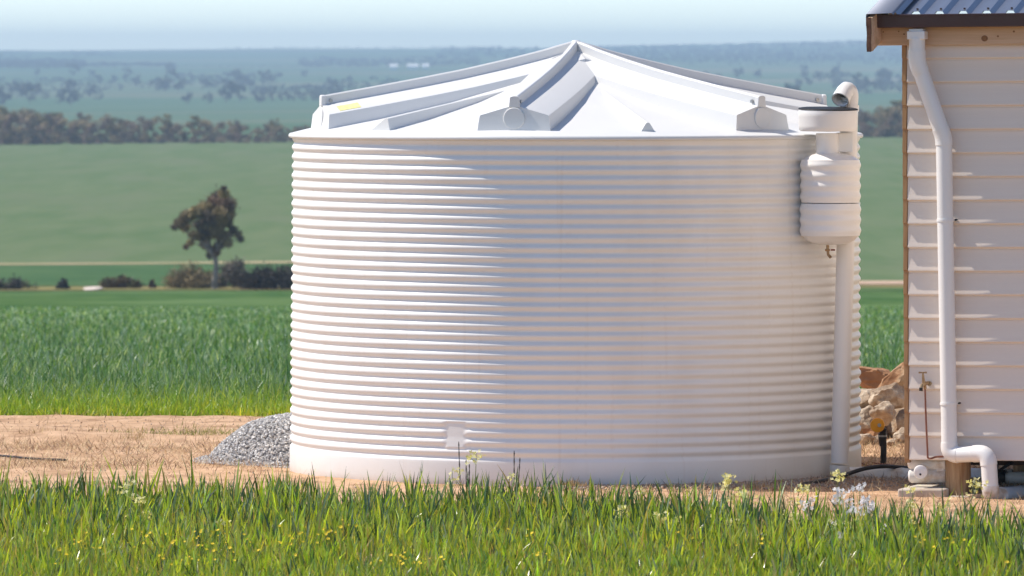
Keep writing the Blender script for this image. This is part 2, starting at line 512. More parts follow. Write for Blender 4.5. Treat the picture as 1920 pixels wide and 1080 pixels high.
def fin_z(r):
    return float(np.interp(abs(r) / TR, [0, .06, .12, .25, .4, .55, .75, .91, 1], [2.712, 2.684, 2.652, 2.595, 2.535, 2.483, 2.418, 2.368, 2.34]))
RE = .915 * TR
for a in (-74.5, -13.6, 43.0, 106, 166, -134):
    e = bpy.data.objects.new('roof_rib', None)
    ar = R_(a)
    # local frame: +x radial outwards, +y tangential (towards +angle)
    mb = MB()
    st = list(np.linspace(.0, RE, 26))
    rings = []
    def sect(r, last=0):
        zf = fin_z(r); zr = zf - .060; ze = zf - .116; zc = cone_z(r) - .03
        wt, wb, fw = .214, .232, .021
        sl = .014 * last                               # end face leans out towards its foot
        return [(r + sl, -wb, zc), (r + sl * .2, -wt, ze), (r, -wt + .006, ze + .004), (r, -fw - .012, zr - .001), (r, -fw, zr + .003), (r, -fw + .002, zf - .008), (r, -fw + .010, zf),
                (r, fw - .010, zf), (r, fw - .002, zf - .008), (r, fw, zr + .003), (r, fw + .012, zr - .001), (r, wt - .006, ze + .004), (r + sl * .2, wt, ze), (r + sl, wb, zc)]
    for r in st: rings.append(sect(r, 1 if r == st[-1] else 0))
    ns = len(rings[0])
    vs = [p for q in rings for p in q]
    fs = []
    for ii in range(len(rings) - 1):
        for k in range(ns - 1):
            fs.append((ii * ns + k, ii * ns + k + 1, (ii + 1) * ns + k + 1, (ii + 1) * ns + k))
    b = (len(rings) - 1) * ns
    fs += [(b + 0, b + 1, b + 12, b + 13), (b + 1, b + 2, b + 3, b + 10, b + 11, b + 12), (b + 3, b + 4, b + 9, b + 10), (b + 4, b + 5, b + 6, b + 7, b + 8, b + 9)]
    mb.add(vs, fs)
    rib = mb.build('roof_rib', M['roofpoly'], tank, angle=28)
    rib.rotation_euler = (0, 0, ar - math.pi / 2)
    # end disc, slightly proud, and the nub over the fin end, and its bolt
    zd = fin_z(RE) - .132
    d_ = MB(); d_.prism([(math.cos(t) * .066, zd + math.sin(t) * .066) for t in np.linspace(0, 2 * math.pi, 36, endpoint=False)], RE - .02, RE + .0125, axis='x')
    d_.build('end_disc', M['roofpoly'], rib, angle=40, bevel=.004)
    nb = MB(); zf = fin_z(RE)
    nb.prism([(-.034, zf - .066), (.034, zf - .066), (.030, zf - .03), (.029, zf - .004), (.018, zf + .003), (0, zf + .005), (-.018, zf + .003), (-.029, zf - .004), (-.030, zf - .03)], RE - .02, RE + .007, axis='x')
    nb.build('rib_end_cap', M['roofpoly'], rib, angle=40, bevel=.004)
    bt = MB(); bt.tube([(RE - .055, -.032, zf - .03), (RE - .055, .032, zf - .03)], .011, 10)
    bt.build('bolt', M['steel'], rib, angle=30)
    if a == -74.5:
        st_ = MB()
        r0, r1 = .80 * TR, .875 * TR
        def gz(r, y): # gable surface height
            zr, ze = fin_z(r) - .061, fin_z(r) - .112
            return zr + (ze - zr) * (y - .033) / (.208 - .033) + .003
        st_.add([(r0, .10, gz(r0, .10)), (r1, .10, gz(r1, .10)), (r1, .19, gz(r1, .19)), (r0, .19, gz(r0, .19))], [(0, 1, 2, 3)])
        st_.v += [(p[0], p[1], p[2] - .003) for p in st_.v[:4]]
        st_.f += [(4, 7, 6, 5), (0, 4, 5, 1), (1, 5, 6, 2), (2, 6, 7, 3), (3, 7, 4, 0)]; st_.m = [0] * 6
        st_.build('warning_sticker', M['yellow'], rib)

for a in (-44, 14.5, 74, 136, -164, -104):
    mb = MB()
    rs = np.linspace(.36, .935, 16) * TR
    for r in rs:
        k = (r / TR - .36) / .575
        wide = a in (-44, 136, 74)
        h = (.075 if wide else .055) * k
        hl_, hr_ = ((.02 + .13 * k, .012 + .02 * k) if wide else (.02 + .03 * k, .02 + .03 * k))
        z = cone_z(r); zc0 = cone_z(.36 * TR) + .004; h = max(.003, zc0 + (cone_z(.935 * TR) + (.075 if wide else .052) - zc0) * k - z)
        mb.v += [(r, -hl_, z - .012), (r, -.012, z + h - .004), (r, 0, z + h), (r, .012, z + h - .004), (r, hr_, z - .012)]
    for ii in range(len(rs) - 1):
        for k in range(4):
            mb.f.append((ii * 5 + k, ii * 5 + k + 1, ii * 5 + 5 + k + 1, ii * 5 + 5 + k))
    b = (len(rs) - 1) * 5
    mb.f.append((b, b + 1, b + 2, b + 3, b + 4)); mb.f.append((4, 3, 2, 1, 0)); mb.m = [0] * len(mb.f)
    g = mb.build('roof_gusset', M['roofpoly'], tank, angle=30)
    g.rotation_euler = (0, 0, R_(a) - math.pi / 2)
cap = MB().lathe([(.0, 2.714), (.018, 2.713), (.028, 2.706), (.034, 2.69), (.05, 2.63), (.10, 2.52)], seg=24).build('apex_cap', M['roofpoly'], tank, angle=60)

# ------------------------------------------------------------------ rain head and first flush chamber beside the tank
cx, cy = (1557 - 960) / F * 41.81, 41.81
fl = empty('first_flush_diverter', (cx, cy, 0), 'white ribbed first flush chamber with round strainer bowl against the right side of the tank', 'rainwater filter')
zz = lambda y: W(960, y, 41.78).z
bx = (1552.5 - 1557) / F * 41.78
rb = .181
MB().lathe([(.02, zz(247)), (rb - .012, zz(246)), (rb - .003, zz(243)), (rb, zz(236)), (rb, zz(222)), (rb + .002, zz(219)), (rb + .002, zz(208)), (rb - .001, zz(206.5)), (rb - .008, zz(206.5)), (rb - .009, zz(212)), (.02, zz(213))], c=(bx, 0), seg=64).build('strainer_bowl', M['pvc'], fl, angle=40)
scn = MB().lathe([(.0, .004), (rb - .014, .004), (rb - .001, .001), (rb + .003, -.006), (rb - .01, -.008), (0, -.008)], seg=48).build('mesh_screen', M['mesh'], fl, angle=40, loc=(bx, 0, zz(203.5)))
scn.rotation_euler = (R_(2.4), R_(.8), 0)
nx_ = (1551.5 - 1557) / F * 41.78
MB().lathe([(.071, zz(250)), (.071, zz(292)), (.078, zz(296)), (.078, zz(303))], c=(nx_, 0), seg=32).build('neck', M['pvc'], fl, angle=40)
# chamber
rc = .187
def wav(y0, y1, n, base):
    out = []
    for k in range(n * 8 + 1):
        t = k / 8
        out.append((base - .0085 * (.5 + .5 * math.cos(2 * math.pi * t)), zz(y0 + (y1 - y0) * t / n)))
    return out
up = [(.06, zz(287)), (.085, zz(288)), (.12, zz(290.5)), (.15, zz(295)), (.168, zz(299))] + wav(300, 378, 4, rc) + [(rc - .010, zz(379.8))]
MB().lathe(up, seg=96).build('chamber_top', M['pvc'], fl, angle=60)
lo = [(rc - .010, zz(381.2))] + wav(383, 442, 3, rc + .002) + [(rc - .018, zz(443)), (.150, zz(450)), (.110, zz(456)), (.06, zz(459)), (.0, zz(460))]
MB().lathe(lo, seg=96).build('chamber_base', M['pvc'], fl, angle=60)
tx_ = (1552 - 1557) / F * 41.78
tp = MB(); tp.tube([(tx_, 0, zz(458)), (tx_, 0, zz(470)), (tx_ + .004, -.01, zz(478)), (tx_ + .018, -.02, zz(483))], .009, 10)
tp.tube([(tx_ - .016, -.005, zz(469)), (tx_ + .014, -.005, zz(469))], .007, 8)
tpo = tp.build('drain_tap', M['brass'], fl)
MB().box((tx_ + .018, -.012, zz(470.5)), (tx_ + .045, -.004, zz(467))).build('tap_handle', M['copper'], tpo, bevel=.001)
ovx = (1590 - 1557) / F * 41.78
br = MB(); br.box((bx + .05, -.02, zz(285)), (ovx + .03, .06, zz(249))); br.build('side_bracket', M['pvc'], fl, bevel=.004)
for ya, yb_ in ((420, 414), (330, 324)):
    st = MB(); st.box((-.10, .12, zz(ya)), (.10, .35, zz(yb_))); st.build('wall_strap', M['pvc'], fl, bevel=.003)

# riser pipe behind the chamber
rp0 = W(1575, 893, 41.98)
rp = empty('riser_pipe', (rp0.x, rp0.y, 0), 'tall leaning white pipe rising beside the tank and curling over the strainer bowl', 'pipe')
def rl(px, py, d): 
    p = W(px, py, d); return (p.x - rp0.x, p.y - rp0.y, p.z)
def arc_pts(p0, c, p1, n=8):
    """quadratic bend"""
    p0, c, p1 = Vector(p0), Vector(c), Vector(p1)
    return [p0 * (1 - t) ** 2 + c * 2 * t * (1 - t) + p1 * t * t for t in np.linspace(0, 1, n)]
rr = .0555
MB().tube([rl(1574.5, 868, 41.98), rl(1592, 210, 41.98)], rr, 32).build('pipe', M['pvc'], rp)
el = MB()
pth = [rl(1592, 214, 41.98)] + arc_pts(rl(1592, 192, 41.98), rl(1595, 170, 41.98), rl(1587, 170, 41.95), 8) + [rl(1583, 173.5, 41.925), rl(1579, 180, 41.90), rl(1575.5, 187.5, 41.872)]
el.tube(pth, [rr] * (len(pth) - 3) + [rr * .95, rr * .93, rr * .92], 32, cap=False)
e_o = el.build('elbow', M['pvc'], rp, angle=50)
e_o.modifiers.new('thick', 'SOLIDIFY').thickness = .004
MB().tube([rl(1592, 209, 41.98), rl(1592.3, 197, 41.98)], rr + .005, 32).build('collar', M['pvc'], rp)
MB().tube([Vector(pth[-1]), Vector(pth[-1]).lerp(Vector(pth[-3]), .55)], [rr * .92 + .004] * 2, 32, cap=False).build('outlet_collar', M['pvc'], rp)
be = MB()
bp = [rl(1574.3, 872, 41.98)] + arc_pts(rl(1574, 878, 41.98), rl(1574, 893, 41.98), rl(1592, 894, 42.05), 8)
be.tube(bp, rr + .006, 32); be.build('bottom_elbow', M['pvcdirty'], rp)
hz = MB(); hz.tube([rl(1590, 893, 42.05), rl(1640, 891, 42.12), rl(1712, 893, 42.1), rl(1900, 896, 41.9)], rr, 24)
hz.build('buried_pipe', M['pvcdirty'], rp)

# black hose on the ground right of the tank
hp = [W(x, y, d) for x, y, d in [(1500, 909, 41.25), (1545, 901, 41.5), (1580, 893, 41.8), (1600, 885, 41.92), (1625, 878, 41.95), (1655, 874.5, 42.0), (1685, 876, 42.1), (1720, 880, 42.1), (1800, 890, 42.3)]]
def smooth_path(P, n=6):
    out = []
    P = [Vector(p) for p in P]
    for i in range(len(P) - 1):
        p0, p1, p2, p3 = P[max(i - 1, 0)], P[i], P[i + 1], P[min(i + 2, len(P) - 1)]
        for t in np.linspace(0, 1, n, endpoint=False):
            out.append(.5 * ((2 * p1) + (-p0 + p2) * t + (2 * p0 - 5 * p1 + 4 * p2 - p3) * t * t + (-p0 + 3 * p1 - 3 * p2 + p3) * t ** 3))
    out.append(P[-1])
    return out
h = MB(); h.tube(smooth_path(hp), .0125, 10)
tag(h.build('irrigation_hose', M['black']), 'black poly hose looping over the buried white pipe beside the tank', 'hose')
hq = []
for x in range(-400, 140, 35):
    y_ = 861 + max(0, (x)) * .075 + 1.5 * math.sin(x * .03)
    p = W(x, y_, 44); dd = 33068 / (y_ - 115)
    hq.append(Vector(((x - 960) / F * dd, dd, .022)))
h = MB(); h.tube(smooth_path(hq, 3), .008, 8)
tag(h.build('irrigation_hose', M['black']), 'black poly hose lying on the dirt at the left behind the crop', 'hose')

# ------------------------------------------------------------------ house
HYAW, HROLL = R_(-17.3), R_(-.5)
H0 = W(1706, 862, 40.35); H0.z = 0
HM = Matrix.Translation(H0) @ Matrix.Rotation(HYAW, 4, 'Z') @ Matrix.Rotation(HROLL, 4, 'Y')
HI = HM.inverted()
HROT = (0, HROLL, HYAW)
CAMP = Vector((0, 0, CZ))
def hl(px, py, off=0.0):
    """point of the plane `off` metres in front of the house wall, in house coordinates"""
    a = HI @ CAMP; b = HI @ W(px, py, 40)
    t = (-off - a.y) / (b.y - a.y)
    return a + (b - a) * t
house = empty('timber_house', H0, 'cream weatherboard house corner on timber stumps with brown gutter and ribbed metal roof', 'house', rot=HROT)
ZB = hl(1800, 862).z
ZF = hl(1800, 86).z
LW, DW = 6.0, 5.0
NB = 18
bp_ = hl(1800, 862).z - hl(1800, 817.6).z
bp_ = (hl(1800, 84).z - ZB) / 17.55
proto = None
for k in range(NB):
    z0 = ZB + k * bp_
    if proto is None:
        pr = [(-.004, -.004), (-.020, -.002), (-.0225, .001), (-.0225, .006), (-.020, .014), (-.0085, bp_ - .022), (-.0085, bp_ - .016), (-.0055, bp_ - .014), (-.0055, bp_ + .004), (.012, bp_ + .004), (.012, -.004)]
        mb = MB(); mb.prism(pr, 0.004, LW, axis='x')
        proto = mb.build('weatherboard', M['board'], house, angle=25)
        proto.location = (0, 0, z0)
    else:
        c = proto.copy(); COL.objects.link(c); c.parent = house
        c.location = (random.uniform(-.001, .001), 0, z0)
    if k == NB - 1:
        (c if k else proto).location.z = z0
sp_proto = None
for k in range(NB):
    if sp_proto is None:
        mb = MB(); mb.prism([(-a - .012, b) for a, b in [(-y_, z_) for y_, z_ in [(.0, -.004), (.016, -.002), (.018, .006), (.004, bp_ - .022), (.004, bp_ - .014), (.001, bp_ + .004), (-.008, bp_ + .004), (-.008, -.004)]]], .03, DW, axis='y')
        sp_proto = mb.build('weatherboard', M['board'], house, angle=25); c = sp_proto
        for v_ in sp_proto.data.vertices: v_.co.x = -(v_.co.x) - .024
    else:
        c = sp_proto.copy(); COL.objects.link(c); c.parent = house
    c.location = (0, 0, ZB + k * bp_)
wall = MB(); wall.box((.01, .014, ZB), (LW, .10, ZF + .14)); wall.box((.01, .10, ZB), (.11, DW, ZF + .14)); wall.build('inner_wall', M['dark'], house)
ct = MB(); ct.box((-.026, -.012, ZB - .02), (.002, .03, ZF + .01))
for k in range(NB):
    z0 = ZB + k * bp_
    ct.add([(-.026, -.0125, z0 + .002), (-.002, -.0125, z0 + .002), (-.002, -.022, z0 + .004), (-.026, -.022, z0 + .004), (-.026, -.0125, z0 + bp_ * .9), (-.002, -.0125, z0 + bp_ * .9)],
           [(0, 1, 2, 3), (3, 2, 5, 4), (0, 3, 4), (1, 5, 2)])
ct.build('corner_trim', M['trimwood'], house, bevel=0)
# fascia, plane .03 in front of the wall
XL = hl(1645, 60, .05).x
f0, f1 = hl(1800, 84, .055).z, hl(1800, 46, .055).z
fas = MB().box((XL, -.055, f0), (LW, -.030, f1)).build('fascia', M['pine'], house, bevel=.002)
MB().box((.0, -.030, f0 + .012), (LW, .0, f1)).build('soffit_packer', M['pine'], house)
kn = MB()
for px_, py_, s_ in [(1846, 72, .018), (1871, 68, .006), (1656, 60, .004), (1685, 59, .004), (1695, 64, .005), (1901, 59, .006)]:
    p = hl(px_, py_, .0565)
    kn.prism([(p.x + s_ * 1.1 * math.cos(t), p.z + s_ * math.sin(t)) for t in np.linspace(0, 2 * math.pi, 14, endpoint=False)], -.0562, -.050)
kn.build('knots', M['knot'], fas)['kind'] = 'stuff'
# under-fascia lining board, warmer timber line above top weatherboard
# gutter
g1, g0 = hl(1800, 25.5, .165).z, hl(1800, 50.5, .165).z
GX = hl(1640, 40, .165).x
gp = [(-.056, g0 + .006), (-.060, g0), (-.160, g0), (-.166, g0 + .004), (-.168, g1 - .012), (-.172, g1 - .010), (-.172, g1 - .002), (-.166, g1), (-.160, g1 - .003), (-.160, g0 + .008), (-.064, g0 + .008), (-.064, g1 - .02), (-.056, g1 - .02)]
gm = MB(); gm.prism(gp, GX, LW, axis='x'); gut = gm.build('gutter', M['gutter'], house, angle=30)
ge = MB(); ge.prism([(-.058, g0 - .001), (-.168, g0 - .001), (-.171, g1 + .001), (-.058, g1 - .018)], GX - .003, GX - .0002, axis='x'); ge.build('gutter_end', M['gutter'], gut)
# roof: pitch
RP = math.tan(R_(15.5))
ey, ez = -.125, g1 - .012
ribp = .142
RX0 = hl(1682, 22, .15).x
RL = 4.5
rm = MB()
xs_, prf = GX + .02, []
x = xs_
while x < LW:
    prf += [(x, 0), (x + .040, .0), (x + .060, .028), (x + .096, .028), (x + .116, 0)]
    x += ribp
n = len(prf)
rm.add([(a, ey, ez + b) for a, b in prf] + [(a, ey + RL, ez + b + RL * RP) for a, b in prf], [(i, i + 1, n + i + 1, n + i) for i in range(n - 1)])
ro = rm.build('roof_sheet', M['roofsteel'], house, angle=20, smooth=False)
sd = ro.modifiers.new('thick', 'SOLIDIFY'); sd.thickness = .0012; sd.offset = -1
sr = MB()
for i in range(0, int((LW - xs_) / ribp)):
    for yy in (.04, .95, 1.9):
        px_ = xs_ + i * ribp + .078
        z_ = ez + .028 + (yy) * RP
        sr.tube([(px_, ey + yy, z_), (px_, ey + yy, z_ + .008)], .007, 6)
sr.build('roof_screws', M['gutter'], ro)['kind'] = 'stuff'
# barge board, its capping
BX = hl(1632, 60, .27).x
b_th = .030
yb = -.275
zt = lambda y: ez + .034 + (y - ey) * RP
hb = hl(1632, 38, .27).z - hl(1632, 101, .27).z
bb = MB()
yb2 = DW
pl = [(yb, zt(yb) - .0), (yb2, zt(yb2)), (yb2, zt(yb2) - hb * .9), (yb, zt(yb) - hb)]
bb.prism(pl, BX - b_th / 2, BX + b_th / 2, axis='x'); bb.build('bargeboard', M['pine'], house, bevel=.002)
eg = MB(); 
ep = [(BX - .019, -1), (BX + .013, -1)]
eg.prism([(BX - .020, zt(yb) + .001), (BX - .022, zt(yb) - .02), (BX - .017, zt(yb) - hb * .5), (BX - .020, zt(yb) - hb * .8), (BX - .018, zt(yb) - hb - .003), (BX + .006, zt(yb) - hb - .003), (BX + .004, zt(yb) - hb * .7), (BX + .008, zt(yb) - hb * .4), (BX + .006, zt(yb) + .001)], yb - .014, yb - .001, axis='y')
eg.build('bargeboard_end', M['endgrain'], house)
bcw = hl(1684, 22, .15).x
fm = MB()
fy0, fy1 = yb + .01, yb + .01 + RL
for y_ in (fy0, fy1):
    z_ = zt(y_)
    fm.v += [(BX - .028, y_, z_ - .05), (BX - .028, y_, z_ + .016), (BX - .020, y_, z_ + .020), (bcw - .012, y_, z_ + .024), (bcw, y_, z_ + .014)]
for k in range(4): fm.f.append((k, k + 1, 5 + k + 1, 5 + k))
fm.m = [0] * 4
fo = fm.build('barge_flashing', M['flash'], house, angle=25)
# end return of flashing covering its front
s2 = fo.modifiers.new('thick', 'SOLIDIFY'); s2.thickness = .0015
# far slope closing the roof
ridge = MB(); ridge.box((BX, ey + RL, ez), (LW, ey + RL + .05, ez + RL * RP - .02)); ridge.build('back_gable_lining', M['dark'], house)
# floor frame and stumps
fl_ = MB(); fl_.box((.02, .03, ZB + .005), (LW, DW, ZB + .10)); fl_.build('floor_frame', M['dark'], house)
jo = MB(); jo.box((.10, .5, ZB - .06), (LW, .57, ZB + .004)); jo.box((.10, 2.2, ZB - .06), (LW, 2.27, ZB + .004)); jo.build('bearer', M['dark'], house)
def stump(px_, y, label=None):
    p = hl(px_, 930, 0)
    m_ = MB(); seg = 22
    rad = .0755
    zs_ = np.linspace(-.03, ZB - .006, 6)
    for z_ in zs_:
        for k in range(seg):
            a = 2 * math.pi * k / seg
            r_ = rad * (1 + .03 * math.sin(3 * a + 1) + .015 * math.sin(7 * a + z_ * 9))
            m_.v.append((p.x + r_ * math.cos(a), y + r_ * math.sin(a), z_))
    for i_ in range(5):
        for k in range(seg):
            a, b = i_ * seg + k, i_ * seg + (k + 1) % seg
            m_.f.append((a, b, b + seg, a + seg))
    m_.f.append(tuple(5 * seg + k for k in range(seg))); m_.m = [0] * len(m_.f)
    return m_.build('stump', M['stump'], house, angle=60)
stump(1791, .07)
for px_ in (1790, 2060, 2400):
    for y in (1.7, 3.4): stump(px_ + 10, y)
stump(2400, .07)
pd = hl(1791, 940, 0)
ft = MB(); ft.box((pd.x - .26, -.08, -.02), (pd.x + .10, .20, .018)); ft.build('footing', M['concrete'], house, bevel=.006)
rd = MB(); a_, b_ = hl(1871, 884, -.35), hl(1905, 862, -.5)
rd.tube([a_, b_], .010, 8); rd.tube([hl(1869, 858, -.3), hl(1870, 905, -.3)], .010, 8); rd.build('brace_rod', M['black'], house)

# downpipe ----------------------------------------------------------
dp0 = hl(1775, 862, .09); dp0.z = 0
dpw = HM @ dp0
dpipe = empty('downpipe', dpw, 'white plastic downpipe jogging from the brown gutter down the weatherboards to the ground', 'downpipe', rot=HROT)
def dl(px, py, off):
    return hl(px, py, off) - dp0
pr_ = .0475
t_ = MB(); a_ = dl(1703, 74, .12); b_ = dl(1736, 58, .12)
t_.box((a_.x, a_.y - .035, a_.z), (b_.x, b_.y + .05, b_.z)); t_.build('outlet_box', M['pvc'], dpipe, bevel=.004)
t_ = MB(); a_ = dl(1706, 60, .12); b_ = dl(1732, 54, .12); t_.box((a_.x, a_.y - .028, a_.z), (b_.x, b_.y + .045, b_.z)); t_.build('outlet_spigot', M['pvc'], dpipe, bevel=.003)
off_u = .115
t_ = MB(); pa = [dl(1719.5, 72, off_u), dl(1719.5, 96, off_u)]; t_.tube(pa, pr_, 28); t_.build('pipe', M['pvc'], dpipe)
t_ = MB(); t_.tube([dl(1719.5, 94, off_u)] + arc_pts(dl(1719.5, 106, off_u), dl(1720, 122, off_u), dl(1727, 136, off_u - .01), 6), pr_ + .0035, 28); t_.build('elbow', M['pvc'], dpipe)
t_ = MB(); t_.tube([dl(1725, 130, off_u - .01), dl(1766, 248, .085)], pr_, 28); t_.build('pipe', M['pvc'], dpipe)
t_ = MB(); t_.tube(arc_pts(dl(1763, 240, .085), dl(1770, 256, .078), dl(1770, 272, .078), 6), pr_ + .0035, 28); t_.build('elbow', M['pvc'], dpipe)
t_ = MB(); t_.tube([dl(1770, 268, .078), dl(1772.5, 420, .078), dl(1780, 834, .078)], pr_, 28); t_.build('pipe', M['pvc'], dpipe)
t_ = MB(); t_.tube([dl(1780, 830, .078)] + arc_pts(dl(1780, 838, .078), dl(1780, 852, .08), dl(1797, 852.5, .09), 7), pr_ + .0035, 28); t_.build('elbow', M['pvc'], dpipe)
t_ = MB(); t_.tube([dl(1795, 852.5, .09), dl(1830, 851, .12)], pr_, 28); t_.build('pipe', M['pvc'], dpipe)
t_ = MB(); t_.tube([dl(1826, 851, .12)] + arc_pts(dl(1836, 850.5, .13), dl(1853, 850, .15), dl(1854, 872, .15), 8), pr_ + .0035, 28); t_.build('elbow', M['pvc'], dpipe)
t_ = MB(); t_.tube([dl(1854, 870, .15), dl(1857, 915, .15)], pr_, 28); t_.build('pipe', M['pvc'], dpipe)
t_ = MB(); t_.tube([dl(1857, 910, .15)] + arc_pts(dl(1857, 918, .15), dl(1857, 932, .15), dl(1878, 929, .05), 8), pr_ + .0035, 28); t_.build('elbow', M['pvcdirty'], dpipe)
t_ = MB(); t_.tube([dl(1874, 929, .06), dl(1990, 918, -.6)], pr_, 24); t_.build('pipe', M['greypvc'], dpipe)
for y_, x_ in ((413, 1772.5), (757, 1778.5)):
    c_ = dl(x_, y_, .078)
    t_ = MB(); t_.tube([c_ + Vector((0, 0, -.007)), c_ + Vector((0, 0, .007))], pr_ + .004, 28)
    t_.box((c_.x - pr_ - .008, c_.y + .03, c_.z - .006), (c_.x + pr_ + .012, c_.y + .058, c_.z + .006))
    bk = t_.build('bracket', M['pvc'], dpipe)
    t_ = MB(); t_.tube([(c_.x + pr_ + .010, c_.y + .02, c_.z + .002), (c_.x + pr_ + .010, c_.y + .05, c_.z + .002)], .006, 8); t_.build('screw', M['black'], bk)

# garden tap --------------------------------------------------------
tp0 = hl(1738, 860, .05); tp0.z = 0
tap = empty('garden_tap', HM @ tp0, 'brass garden tap on a thin copper pipe fixed to the weatherboards', 'tap', rot=HROT)
def tl(px, py, off): return hl(px, py, off) - tp0
t_ = MB(); t_.tube(smooth_path([tl(1734.5, 728, .045), tl(1736, 780, .043), tl(1739, 845, .043), tl(1740, 858, .043), tl(1746, 859.5, .043), tl(1756, 856.5, .03), tl(1775, 856, .01)], 5), .0058, 10); t_.build('copper_pipe', M['copper'], tap)
t_ = MB(); t_.tube([tl(1739.5, 718, .035), tl(1734, 719, .06), tl(1729, 722, .085), tl(1727, 729, .092)], [.011, .012, .011, .010], 12)
t_.tube([tl(1734.5, 729, .045), tl(1734.5, 719, .055)], .009, 10)
t_.tube([tl(1732, 719, .07), tl(1731, 709, .075), tl(1730.5, 700, .078)], [.010, .008, .0055], 10); t_.build('tap_body', M['brass'], tap)
t_ = MB(); a_ = tl(1730, 698.5, .078)
t_.tube([a_ + Vector((-.021, -.004, 0)), a_ + Vector((.021, .004, 0))], .0042, 8); t_.tube([a_ + Vector((0, -.016, 0)), a_ + Vector((0, .016, 0))], .0042, 8)
for s in (-1, 1): t_.tube([a_ + Vector((s * .019, 0, -.005)), a_ + Vector((s * .019, 0, .005))], .006, 8)
t_.build('tap_handle', M['brass'], tap)
t_ = MB(); t_.tube([tl(1727, 727, .092), tl(1726.5, 733, .093)], .0115, 12); t_.build('nozzle', M['black'], tap)
t_ = MB(); c_ = tl(1742, 719, .03); t_.tube([c_, c_ + Vector((0, .02, 0))], .014, 12); t_.build('wall_flange', M['brass'], tap)

# fittings on the slab under the house corner ------------------------------------
sl0 = hl(1728, 905, -.02); sl0.z = 0
slab = empty('concrete_slab', HM @ sl0, 'low concrete slab poking out under the house corner', 'slab', rot=HROT)
def sl(px, py, off): return hl(px, py, off) - sl0
a_, b_ = sl(1688, 905, .05), sl(1775, 905, .05)
t_ = MB(); t_.box((a_.x, -.14, -.02), (b_.x, .32, .060)); t_.build('slab_body', M['concrete'], slab, bevel=.01)
fb0 = hl(1735, 903, -.10)
fb = empty('pipe_fitting', HM @ fb0, 'white plastic pipe trough with round capped outlet sitting on the concrete slab', 'pipe fitting', rot=HROT)
def fq(px, py, off): return hl(px, py, off) - fb0
t_ = MB(); t_.tube([fq(1704, 866, -.10), fq(1708, 866, -.10), fq(1775, 868, -.10)], [.036, .044, .044], 24); t_.build('upper_pipe', M['pvcdirty'], fb)
t_ = MB(); t_.tube([fq(1705, 892, -.10), fq(1709, 892, -.10), fq(1775, 892, -.10)], [.032, .042, .042], 24); t_.build('lower_pipe', M['pvcdirty'], fb)
t_ = MB(); t_.tube([fq(1727, 884, -.03), fq(1726.5, 885, .015), fq(1726.5, 885.2, .03), fq(1726.5, 885.4, .034)], [.043, .043, .038, .026], 24); cpo = t_.build('end_cap', M['pvc'], fb)
t_ = MB(); t_.tube([fq(1725.5, 889.5, .028), fq(1725.5, 889.5, .0365)], .0065, 10); t_.build('cap_hole', M['black'], cpo)
t_ = MB(); t_.box(tuple(fq(1760, 890, -.13)), tuple(fq(1770, 872, -.07))); t_.build('riser_block', M['pvcdirty'], fb, bevel=.004)

# pale pipe lying under the house on the right
p0 = hl(1872, 895, -1.2)
up_ = empty('underfloor_pipe', HM @ Vector((p0.x, p0.y, 0)), 'pale pipe running through the dark space under the house floor', 'pipe', rot=HROT)
t_ = MB(); t_.tube([(0, 0, p0.z), (3.0, .1, p0.z + .0)], .036, 20); t_.build('pipe', M['pvc'], up_)
t_ = MB(); t_.tube([(-.035, 0, p0.z), (.05, 0, p0.z)], .045, 20); t_.build('black_coupling', M['black'], up_)
p1 = hl(1820, 897, -.5)
t_ = MB(); t_.box((p1.x - .02, p1.y - .05, p1.z - .008), (p1.x + .12, p1.y + .05, p1.z + .004))
o = t_.build('timber_offcut', M['pine'], bevel=.002); o.location = HM @ Vector((0, 0, 0)); o.rotation_euler = HROT
for vv in o.data.vertices: pass
o.matrix_world = HM
tag(o, 'pale timber offcut in the shadow behind the round stump', 'offcut')
p1 = hl(1822, 933, .02)
t_ = MB(); t_.box((p1.x - .03, -.06, 0), (p1.x + .075, .03, .028))
o = t_.build('timber_offcut', M['pine'], bevel=.004); o.matrix_world = HM
tag(o, 'short timber offcut on the dirt between the stump and the downpipe', 'offcut')

# standpipe with orange cap ---------------------------------------------------
s0 = W(1656, 878, 43.3); s0.z = 0
sp = empty('standpipe', s0, 'black standpipe with a round orange cap in front of the rocks', 'valve')
def sq(px, py, d=43.3): return W(px, py, d) - s0
t_ = MB(); t_.tube([(0, 0, -.03), sq(1657, 834)], .0195, 16); t_.build('post', M['black'], sp)
t_ = MB(); t_.tube([sq(1656, 836), sq(1655, 826), sq(1655, 822), sq(1654, 812)], [.024, .024, .027, .026], 16); t_.tube([sq(1654, 813), sq(1656, 803)], [.020, .024], 16); t_.build('coupling', M['black'], sp)
t_ = MB(); t_.tube([sq(1654.5, 819), sq(1654.5, 815.5)], .0285, 16); t_.build('clamp', M['steel'], sp)
t_ = MB(); cc = sq(1645, 797, 43.22)
t_.tube([cc + Vector((.004, .03, -.004)), cc + Vector((.002, .012, 0)), cc, cc + Vector((0, -.010, 0)), cc + Vector((0, -.014, 0))], [.036, .044, .047, .044, .030], 28)
oc = t_.build('cap', M['orange'], sp, angle=40)
t_ = MB(); t_.tube([cc + Vector((.012, -.012, .0)), cc + Vector((.012, -.022, .0))], .012, 12); t_.build('cap_nut', M['steel'], oc)
t_ = MB(); t_.tube([cc + Vector((.014, .02, 0)), sq(1655, 806)], .020, 14); t_.build('cap_arm', M['black'], sp)
wr = [W(1600, 878, 43.2), W(1610, 868, 43.3), W(1632, 874, 43.2), W(1636, 868, 43.2), W(1645, 869, 43.2), W(1672, 872, 43.2)]
t_ = MB(); t_.tube(smooth_path(wr, 5), .004, 6)
tag(t_.build('wire_offcut', M['copper']), 'thin rusty wire lying at the foot of the standpipe', 'wire')

